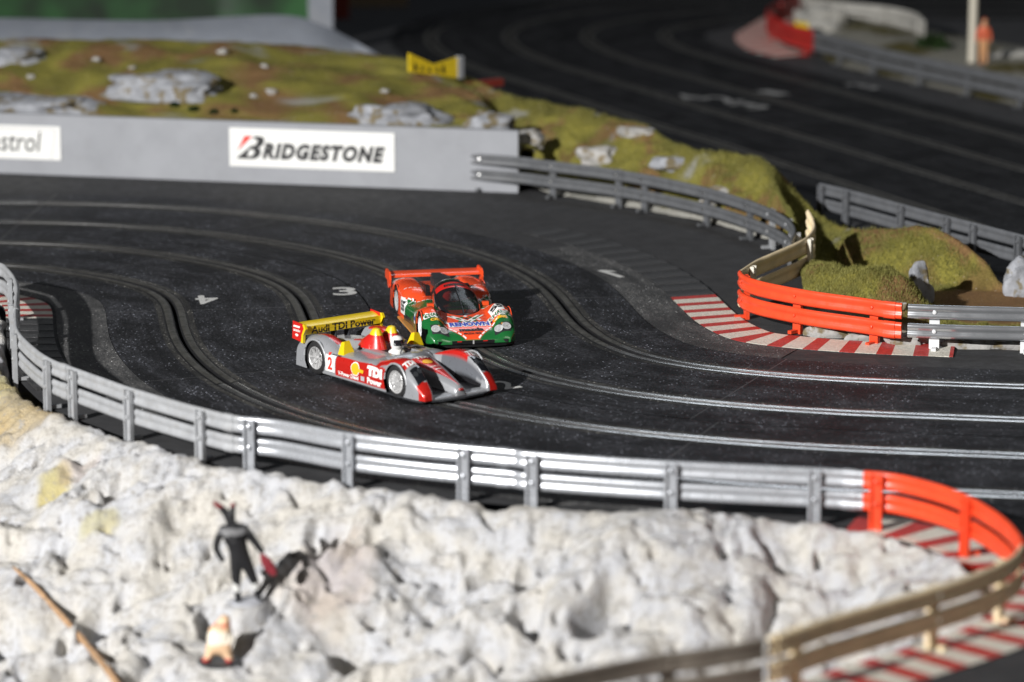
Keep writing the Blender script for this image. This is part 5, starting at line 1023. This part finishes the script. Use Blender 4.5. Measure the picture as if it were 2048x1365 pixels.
for sy in (-1, 1):
    arch_lip(maz, 4.45, 1.05, 1.13, sy * 3.13, 'car_orange', 0.0, PI, 0.035); arch_lip(maz, -4.6, 1.1, 1.2, sy * 3.16, 'car_orange', 0.0, PI, 0.035)
    wheel(maz, 4.45, sy * 2.70, 1.05, 0.85, 'rim_white', 8, 0.15); wheel(maz, -4.6, sy * 2.62, 1.1, 1.1, 'alloy', 8, 0.35)
    # headlight: a clear cover over two round lamps in a dark recess
    def hs(u, v, sy=sy): return 6.52 + 0.68 * u - 0.16 * v, sy * (1.62 + 1.16 * v - 0.04 * u)
    hd = obj('headlight', patch_top(MS, 0, 1, 0, 1, 0.02, 12, 10, hs), MAT['car_carbon'], maz, local=True)
    for q in (0.28, 0.74):
        lx, ly = hs(0.52, q); c = np.array([lx, ly, float(MS.top(lx, ly))]); e = 0.05; nx_ = -(float(MS.top(lx + e, ly)) - c[2]) / e; ny_ = -(float(MS.top(lx, ly + e)) - c[2]) / e; nv = np.array([nx_, ny_, 1]); nv /= np.linalg.norm(nv); a1 = np.cross(nv, (0, 1, 0)); a1 /= np.linalg.norm(a1); a2 = np.cross(nv, a1)
        V = []; F = []; kk = 18
        for ri, (rad, hh) in enumerate(((0.30, 0.03), (0.32, 0.07), (0.28, 0.08), (0.18, 0.055), (0.06, 0.045), (0.02, 0.06))):
            V += [c + nv * hh + (a1 * math.cos(2*PI*i/kk) + a2 * math.sin(2*PI*i/kk)) * rad for i in range(kk)]
        F = [(r*kk+i, r*kk+(i+1) % kk, (r+1)*kk+(i+1) % kk, (r+1)*kk+i) for r in range(5) for i in range(kk)]; obj('lamp', MB().add(V, F), MAT['lamp_lens'], hd, local=True)
    lx, ly = hs(0.22, 0.51); on_top(MS, *disc(0.09), lx, ly, 0, 0.05, 'indicator', 'amber', maz).parent = hd
    obj('lamp_cover', patch_top(MS, 0, 1, 0, 1, 0.11, 12, 10, hs), MAT['lamp_cover'], hd, local=True)
    top_text(MS, 'CHARGE', 5.42, sy * 2.25, 1.50, 0.40, 'car_green', maz, 0.0, outline='car_white', off=0.03); top_text(MS, 'CIBIE', 5.95, sy * 2.20, 0.95, 0.26, 'skin_decal', maz, 0.0, off=0.05)
    # white dashes along the colour borders
    def dashes(p, q, n, wdt=0.11):
        p, q = np.array(p), np.array(q); d = (q - p) / n; L_ = np.linalg.norm(d); t = d / L_; nn_ = np.array([-t[1], t[0]])
        for i in range(n):
            a = p + d * (i + 0.08); b = p + d * (i + 0.80); c4 = [a + nn_*wdt/2, b + nn_*wdt/2, b - nn_*wdt/2, a - nn_*wdt/2]
            V, F = refine(np.array([(v[1], -v[0]) for v in c4]), [(0, 1, 2, 3)], 0.2); mb = MB().add([(-v[1], v[0], float(MS.top(-v[1], v[0])) + 0.022) for v in V], F); obj('dash', mb, MAT['car_white'], maz, local=True, smooth=0, recalc=False)
    dashes((v_front(0.42) - 0.12, sy * 0.42), (v_front(2.95), sy * 2.95), 9); dashes((3.12, sy * 1.45), (3.12, sy * 2.9), 5); dashes((-0.42, sy * 1.2), (-1.76, sy * 2.9), 6, 0.09); dashes((-2.4, sy * 1.4), (-2.9, sy * 3.0), 5, 0.07)
    # corner intake and lettering below the lamps
    it = MB().box((7.22, sy * 2.05, 0.47), (0.16, 0.42, 0.10), -sy * 0.30); obj('corner_intake', it, MAT['car_black'], maz, local=True)
    V, F = np.array(rect(0.7, 0.10, 0.03)[0]), rect(1, 1)[1]; ca_, sa_ = math.cos(sy * 0.75), math.sin(sy * 0.75); obj('print_mark', MB().add([(7.05 - abs(y_) * 0 + (-0.62 * sy) * x_ + 0.10, sy * 2.72 + x_ * 0.8, 0.62 + z_) for x_, z_ in V for y_ in (0,)], F), MAT['car_white'], maz, local=True, smooth=0, recalc=False)
    obj('rear_vent', MB().box((-2.05, sy * 1.42, 2.28), (0.35, 0.16, 0.34)), MAT['car_black'], maz, local=True)
    obj('mirror', MB().box((2.05, sy * 1.95, 2.02), (0.16, 0.22, 0.14)), MAT['car_orange'], maz, local=True)
    on_side(MS, *rect(1.25, 1.15), -1.95, 1.25, 0.02, 'number_panel', 'car_white', maz, sy); side_text(MS, '55', -1.95, 1.25, 0.85, 0.75, 'ink_black', maz, 0.035, off=0.04, sg=sy)
    on_side(MS, *rect(0.75, 0.7), 2.35, 1.2, 0.02, 'sponsor_patch', 'car_white', maz, sy); on_side(MS, *rect(0.55, 0.28), 2.35, 1.2, 0.03, 'sponsor_mark', 'car_blue', maz, sy); on_side(MS, *rect(0.9, 0.5), 0.9, 0.95, 0.02, 'sponsor_patch', 'car_green', maz, sy)
    obj('side_skirt', MB().box((0.0, sy * 3.18, 0.26), (2.9, 0.22, 0.07)), MAT['amber'], maz, local=True)
fl = MB(); fl.prism([(-7.2, -3.0), (6.2, -3.18), (7.1, -2.95), (7.55, -2.3), (7.7, -1.0), (7.7, 1.0), (7.55, 2.3), (7.1, 2.95), (6.2, 3.18), (-7.2, 3.0)], 0.16, 0.30); obj('floor_splitter', fl, MAT['car_black'], maz, local=True, smooth=0)
gm = MB().box((7.36, 0, 0.45), (0.12, 1.45, 0.11)); gr_ = obj('front_grille', gm, MAT['car_black'], maz, local=True); obj('tow_hook', MB().box((7.5, 0.02, 0.46), (0.03, 0.05, 0.13)), MAT['alloy'], gr_, local=True)
for yy in (-0.95, 0.85): obj('grille_mark', MB().box((7.49, yy, 0.52), (0.02, 0.16, 0.03)), MAT['car_red'], gr_, local=True)
top_text(MS, 'RENOWN', 5.85, 0.05, 2.75, 0.62, 'car_blue', maz, 0.0, outline='car_white', off=0.05); top_text(MS, 'mazda', 6.58, 0.05, 1.70, 0.40, 'ink_black', maz, 0.0, off=0.05); top_text(MS, 'MAZDA 787B', 7.0, 0.05, 1.2, 0.16, 'ink_black', maz)
for sy in (-1, 1): on_top(MS, *rect(0.10, 0.34), 5.75, sy * 1.62, 0, 0.03, 'hood_pin', 'ink_black', maz)
# lattice emblem under the windscreen
for i, (u, v, c) in enumerate([(q * 0.28 + r * 0.28, -q * 0.28 + r * 0.28, cc) for q, r, cc in ((0, 0, 'car_black'), (1, 0, 'car_white'), (0, -1, 'car_white'), (1, -1, 'car_black'), (-1, 0, 'car_green'), (0, 1, 'car_green'), (1, 1, 'car_green'), (-1, -1, 'car_green'), (2, 0, 'car_green'), (0, -2, 'car_green'), (-1, 1, 'car_white'), (2, 1, 'car_white'), (-2, -1, 'car_white'))]):
    on_top(MS, [(0, -0.17), (0.17, 0), (0, 0.17), (-0.17, 0)], [(0, 1, 2, 3)], 4.88 - v * 0.8, 0.05 + u, 0, 0.024, 'emblem_diamond', c, maz)
for k_, (off_, c) in enumerate(((0.0, 'car_white'), (0.17, 'car_green'), (0.34, 'car_white'))):
    w0 = 1.35 - off_ * 0.9
    for sg in (-1, 1): on_top(MS, [(sg * w0, 0.62), (sg * (w0 - 0.22), 0.62), (0, -0.62 + off_), (0, -0.80 + off_)], [(0, 1, 2, 3) if sg > 0 else (3, 2, 1, 0)], 4.92, 0.05, 0, 0.020 + 0.002 * k_, 'emblem_chevron', c, maz)
on_top(MS, *rect(1.0, 1.05, 0.1), 4.62, 2.2, 0.25, 0.024, 'number_panel', 'car_white', maz); top_text(MS, '55', 4.6, 2.2, 0.82, 0.62, 'ink_black', maz, 0.25, eps=0.036, off=0.05)
# canopy: a bubble with a black frame, red visor strip and smoked screen
CW = [(-3.2, 0.55), (-2.4, 0.95), (-1.2, 1.28), (0.2, 1.50), (1.6, 1.58), (2.8, 1.45), (3.7, 1.10), (4.35, 0.35)]
CH = [(-3.2, 2.10), (-2.4, 2.75), (-1.4, 3.12), (-0.4, 3.28), (0.5, 3.18), (1.6, 2.75), (2.8, 2.28), (3.7, 1.88), (4.35, 1.60)]
def can(x, q):
    """canopy surface: q in -1..1 across"""
    w_ = itp(x, CW); h = itp(x, CH); zb = np.asarray(m_top(x, w_)) - 0.12; ph = q * PI / 2; return np.sin(ph) * w_, zb + (h - zb) * np.cos(ph) ** 0.72
def can_mesh(x0, x1, q0, q1, nx, nq, eps=0.0):
    A = np.zeros((nx, nq, 3))
    for i, x in enumerate(np.linspace(x0, x1, nx)):
        y, z = can(np.full(nq, x), np.linspace(q0, q1, nq)); A[i, :, 0] = x; A[i, :, 1] = y * (1 + eps); A[i, :, 2] = z + eps
    return MB().grid(A)
cano = thing_part('canopy', maz, (0, 0, 0))
obj('roof_shell', can_mesh(-3.2, 0.15, -1, 1, 26, 41), MAT['car_black'], cano, local=True)
obj('visor_strip', can_mesh(0.15, 0.95, -0.66, 0.66, 10, 31), MAT['car_red'], cano, local=True)
obj('windscreen', can_mesh(0.95, 4.05, -0.66, 0.66, 26, 31), MAT['smoked'], cano, local=True)
for sy in (-1, 1):
    obj('side_window', can_mesh(0.15, 4.05, sy * 0.70, sy * 0.97, 26, 9, 0.001), MAT['visor'], cano, local=True); obj('screen_pillar', can_mesh(0.15, 4.05, sy * 0.64, sy * 0.71, 26, 5, 0.012), MAT['car_black'], cano, local=True)
obj('screen_base', can_mesh(4.0, 4.35, -1, 1, 6, 31, 0.006), MAT['car_black'], cano, local=True)
def on_can(V, F, cx, name, mat, eps=0.03, asp=1.0):
    V, F = refine(np.asarray(V), F); x = cx - V[:, 1]; w_ = itp(x, CW); q = np.arcsin(np.clip(V[:, 0] / w_, -0.99, 0.99)) / (PI / 2); y, z = can(x, q); obj(name, MB().add(np.stack([x, y, z + eps], 1), F), MAT[mat], cano, local=True, smooth=0, recalc=False)
V, F = text2d('mazda', 1.45, 0.42, offset=0.05); on_can(V, F, 0.58, 'lettering', 'ink_black')
on_can(*rect(1.15, 0.34, 0.12), -0.78, 'roof_print', 'rim_white'); on_can(*rect(0.5, 0.2, 0.1), -0.78, 'roof_print', 'car_green', 0.045); on_can(*rect(1.2, 0.12), -0.3, 'roof_stripe', 'car_green')
wp = MB(); P = []
for x in np.linspace(0.9, 4.2, 14): y, z = can(np.array([x]), np.array([0.02])); P.append((x, y[0], z[0] + 0.06))
obj('wiper', wp.tube(P, 0.055, 6), MAT['car_black'], cano, local=True)
# cockpit floor and seat so the glass has something behind it
obj('cockpit_tub', MB().box((1.2, 0, 1.35), (2.2, 1.2, 0.28)), MAT['car_black'], cano, local=True); obj('seat', MB().box((-0.2, -0.45, 2.05), (0.15, 0.45, 0.6)), MAT['car_carbon'], cano, local=True); obj('dashboard', MB().box((2.3, 0, 1.72), (0.25, 1.1, 0.16)), MAT['car_carbon'], cano, local=True)
obj('driver_helmet', MB().lathe([(0.001, -0.4), (0.30, -0.38), (0.42, -0.1), (0.40, 0.2), (0.25, 0.38), (0.001, 0.44)], (0.3, -0.45, 2.35), 16), MAT['car_red'], cano, local=True)
# engine bits and rear wing
en = MB().box((-4.6, 0.0, 2.35), (0.7, 0.55, 0.28)); en.box((-5.6, 0.0, 2.35), (0.5, 0.42, 0.3)); en.tube([(-4.0, 0.5, 2.3), (-4.6, 0.7, 2.65), (-5.6, 0.5, 2.6)], 0.1); obj('engine', en, MAT['car_carbon'], maz, local=True)
ws = MB().box((-6.5, 0, 2.2), (0.45, 0.10, 0.4)); ws.box((-6.1, 0, 2.55), (0.16, 0.34, 0.16)); obj('wing_mount', ws, MAT['car_carbon'], maz, local=True)
wg = MB(); prof = [(-0.75, 0.17), (-0.4, 0.19), (0.2, 0.14), (0.60, 0.03), (0.68, -0.06), (0.5, -0.08), (0.0, 0.02), (-0.7, 0.10)]; V = [(-6.85 + p[0], sy * 3.32, 2.52 + p[1]) for sy in (-1, 1) for p in prof]; k = 8
wg.add(V, [(i, (i+1) % k, k + (i+1) % k, k + i) for i in range(k)] + [tuple(range(k))[::-1], tuple(range(k, 2*k))]); mw = obj('rear_wing', wg, MAT['car_orange'], maz, local=True, smooth=40)
for sy in (-1, 1):
    P = [(x_ + 0.3, z_ - 0.5) for x_, z_ in [(-8.0, 2.75), (-7.95, 3.25), (-7.7, 3.42), (-6.55, 3.38), (-6.25, 3.2), (-6.2, 2.85), (-6.4, 2.35), (-6.65, 2.2), (-6.95, 2.3), (-7.2, 2.7)]]; n = len(P); ep = MB().add([(x, sy*3.30, z) for x, z in P] + [(x, sy*3.44, z) for x, z in P], [tuple(range(n)), tuple(range(n, 2*n))[::-1]] + [(i, (i+1) % n, n+(i+1) % n, n+i) for i in range(n)]); obj('wing_end_plate', ep, MAT['car_orange'], mw, local=True, smooth=0)
# ================================================================== FIGURES AND SMALL THINGS
def figure_paint(name, bands, rough=0.55):
    """moulded figure whose colour changes with height (cm): list of (height, colour)"""
    m, nt, b = nodes(name); tc = N(nt, 'ShaderNodeTexCoord').outputs['Object']; sp = N(nt, 'ShaderNodeSeparateXYZ'); nt.links.new(tc, sp.inputs[0])
    nz = noise_n(nt, tc, 180, 3); ad = N(nt, 'ShaderNodeMath', operation='MULTIPLY_ADD', i={1: 0.006, 2: -0.003}); nt.links.new(nz, ad.inputs[0])
    s = N(nt, 'ShaderNodeMath', operation='ADD'); nt.links.new(sp.outputs[2], s.inputs[0]); nt.links.new(ad.outputs[0], s.inputs[1])
    d = N(nt, 'ShaderNodeMath', operation='DIVIDE', i={1: 0.07}); nt.links.new(s.outputs[0], d.inputs[0])
    r = N(nt, 'ShaderNodeValToRGB'); r.color_ramp.interpolation = 'CONSTANT'; el = r.color_ramp.elements
    while len(el) > 1: el.remove(el[-1])
    el[0].position = 0; el[0].color = (*bands[0][1], 1)
    for h, c in bands[1:]: e = el.new(h / 7.0); e.color = (*c, 1)
    nt.links.new(d.outputs[0], r.inputs[0]); nt.links.new(r.outputs[0], b.inputs['Base Color']); b.inputs['Roughness'].default_value = rough
    return m
def skinned(name, pts, edges, root, mat, parent):
    """pts: (x, y, z, radius) in cm in the parent's frame; one continuous body grown on the joints"""
    me = bpy.data.meshes.new(name); me.from_pydata([(p[0]*U, p[1]*U, p[2]*U) for p in pts], edges, []); o = bpy.data.objects.new(name, me); COL.objects.link(o); o.parent = parent
    sk = o.modifiers.new('Skin', 'SKIN'); sk.use_smooth_shade = True
    for i, p in enumerate(pts): d = me.skin_vertices[0].data[i]; d.radius = (p[3]*U, p[3]*U); d.use_root = (i == root)
    sb_ = o.modifiers.new('Subdivision', 'SUBSURF'); sb_.levels = 2; sb_.render_levels = 2
    me.materials.append(mat); return o
BLK = (0.010, 0.010, 0.012); GRY = (0.30, 0.30, 0.31); RED = (0.16, 0.012, 0.016)
fx, fy, FIG_Z = FIG1
fig = thing('figurine', 'dark suited standing figurine with a dark red paddle on the pale rock', 'figurine', (fx, fy, FIG_Z), 0)
m1 = figure_paint('figure_black', [(0, BLK), (0.62, (0.62, 0.62, 0.60)), (1.05, BLK), (4.05, (0.12, 0.12, 0.125)), (4.45, BLK), (5.62, RED)])
P = [(-0.30, 0, 2.55, 0.46), (-0.40, 0, 3.15, 0.46), (-0.55, 0, 3.80, 0.62), (-0.65, 0, 4.22, 0.52), (-0.78, 0, 4.62, 0.22), (-0.82, 0, 4.95, 0.24), (-1.15, 0, 5.40, 0.20), (-1.50, 0, 5.72, 0.15), (-1.80, 0, 5.95, 0.08), (-0.72, 0, 5.35, 0.18), (-0.66, 0, 5.68, 0.15), (-0.62, 0, 5.92, 0.09),
     (-1.25, 0, 4.22, 0.30), (-1.58, 0, 3.75, 0.21), (-1.68, -0.05, 3.15, 0.18), (-1.42, -0.15, 2.70, 0.15), (-1.22, -0.2, 2.42, 0.13),
     (0.0, 0, 4.22, 0.31), (0.42, 0, 3.75, 0.21), (0.80, -0.10, 3.25, 0.17), (1.05, -0.15, 2.92, 0.14),
     (-0.52, 0, 2.20, 0.34), (-0.55, 0, 1.30, 0.24), (-0.50, 0, 0.55, 0.19), (-0.42, 0, 0.12, 0.15), (-0.50, -0.42, 0.08, 0.14),
     (0.10, 0, 2.15, 0.34), (0.42, 0.15, 1.35, 0.24), (0.62, 0.30, 0.62, 0.19), (0.72, 0.35, 0.16, 0.15), (0.78, -0.08, 0.10, 0.14)]
E_ = [(0, 1), (1, 2), (2, 3), (3, 4), (4, 5), (5, 6), (6, 7), (7, 8), (5, 9), (9, 10), (10, 11), (3, 12), (12, 13), (13, 14), (14, 15), (15, 16), (3, 17), (17, 18), (18, 19), (19, 20), (0, 21), (21, 22), (22, 23), (23, 24), (24, 25), (0, 26), (26, 27), (27, 28), (28, 29), (29, 30)]
skinned('body', [(a, b, c, r * 1.2) for a, b, c, r in P], E_, 0, m1, fig)
MAT['paddle'] = M('paddle_dark_red', (0.20, 0.02, 0.03), 0.45, var=0.4, vs_=1.5, world=False); MAT['fig_base'] = M('figure_base', (0.45, 0.46, 0.50), 0.6)
mb = MB().lathe([(0.001, -0.80), (0.20, -0.66), (0.31, -0.2), (0.30, 0.25), (0.18, 0.62), (0.08, 0.75), (0.001, 0.78)], (0, 0, 0), 14); c_, s_ = math.cos(0.55), math.sin(0.55)
mb.v = [(1.32 + x * c_ - z * s_ * -1, -0.2 + y * 0.35, 2.25 - x * s_ * -1 * -1 + z * c_) if False else (1.32 + x * c_ - z * s_, -0.2 + y * 0.35, 2.25 + x * s_ + z * c_) for x, y, z in mb.v]
obj('paddle', mb, MAT['paddle'], fig, local=True); obj('base_plate', MB().lathe([(0.001, 0.05), (0.85, 0.05), (0.9, 0.0), (0.9, -0.3), (0.001, -0.3)], (0.05, -0.1, 0.0), 20), MAT['fig_base'], fig, local=True)
# seated tan figurine below it
f2 = thing('figurine', 'small tan crouching figurine with red trim near the bottom edge', 'figurine', FIG2, 0)
TAN = (0.66, 0.44, 0.27); m2 = figure_paint('figure_tan', [(0, (0.5, 0.06, 0.05)), (0.26, TAN), (1.05, (0.72, 0.66, 0.55)), (1.75, TAN), (2.0, (0.62, 0.14, 0.08)), (2.15, TAN)])
P = [(-0.05, 0, 0.75, 0.62), (0.0, 0, 1.35, 0.58), (0.12, 0, 1.85, 0.40), (0.32, -0.1, 2.25, 0.30), (0.42, -0.15, 2.62, 0.33), (-0.55, -0.5, 0.55, 0.28), (-0.62, -0.6, 0.12, 0.24), (-0.95, -0.75, 0.14, 0.20), (0.50, -0.5, 0.50, 0.28), (0.55, -0.6, 0.12, 0.24), (0.75, -0.8, 0.12, 0.2), (-0.45, -0.1, 1.7, 0.2), (-0.55, -0.45, 1.2, 0.17), (-0.1, -0.62, 1.05, 0.14), (0.55, -0.1, 1.65, 0.2), (0.7, -0.4, 1.15, 0.17), (0.4, -0.6, 0.95, 0.14)]
skinned('body', P, [(0, 1), (1, 2), (2, 3), (3, 4), (0, 5), (5, 6), (6, 7), (0, 8), (8, 9), (9, 10), (2, 11), (11, 12), (12, 13), (2, 14), (14, 15), (15, 16)], 0, m2, f2)
obj('base_plate', MB().lathe([(0.001, 0.05), (1.2, 0.05), (1.25, 0.0), (1.25, -0.3), (0.001, -0.3)], (0.0, -0.3, 0.0), 20), MAT['car_carbon'], f2, local=True)
# orange spectator on the far infield
sp_ = g(1966, 134, 0.9); f3 = thing('figurine', 'orange blurred standing figurine right beside the cream pole', 'figurine', sp_, 0)
m3 = figure_paint('figure_orange', [(0, (0.35, 0.05, 0.02)), (0.45, (0.58, 0.30, 0.14)), (3.2, (0.62, 0.12, 0.05)), (4.7, (0.58, 0.30, 0.16)), (5.4, (0.45, 0.10, 0.04))])
P = [(0, 0, 2.9, 0.45), (0, 0, 3.6, 0.42), (0, 0, 4.4, 0.50), (0, 0, 4.9, 0.24), (0.05, 0, 5.25, 0.36), (0.1, 0, 5.7, 0.34), (-0.55, 0, 4.4, 0.25), (-0.78, 0, 3.6, 0.2), (-0.72, 0, 2.8, 0.16), (0.55, 0, 4.4, 0.25), (0.78, 0, 3.6, 0.2), (0.7, -0.1, 2.8, 0.16), (-0.25, 0, 2.4, 0.34), (-0.28, 0, 1.3, 0.25), (-0.28, 0, 0.2, 0.18), (-0.3, -0.4, 0.1, 0.15), (0.25, 0, 2.4, 0.34), (0.3, 0, 1.3, 0.25), (0.32, 0, 0.2, 0.18), (0.35, -0.4, 0.1, 0.15)]
skinned('body', P, [(0, 1), (1, 2), (2, 3), (3, 4), (4, 5), (2, 6), (6, 7), (7, 8), (2, 9), (9, 10), (10, 11), (0, 12), (12, 13), (13, 14), (14, 15), (0, 16), (16, 17), (17, 18), (18, 19)], 0, m3, f3)
# twig lying on the rock
MAT['twig'] = M('twig_bark', (0.36, 0.22, 0.12), 0.7, var=0.35, vs_=2.5, bmp=0.6, bs_=8)
tw = crom([tuple(on_rock(a, b) + np.array((0, -0.25, 0.30))) for a, b in ((28, 1142), (70, 1180), (125, 1240), (175, 1297), (222, 1355), (262, 1420))], 0.5)
tag(obj('twig', MB().tube(tw, np.interp(np.linspace(0, 1, len(tw)), [0, 0.2, 1], [0.10, 0.17, 0.22]) + 0.02 * RNG.normal(0, 1, len(tw)), 9), MAT['twig']), 'bent brown twig lying on the pale rock at the lower left', 'twig')

for o in bpy.data.objects:
    if '_o' in o.keys(): del o['_o']
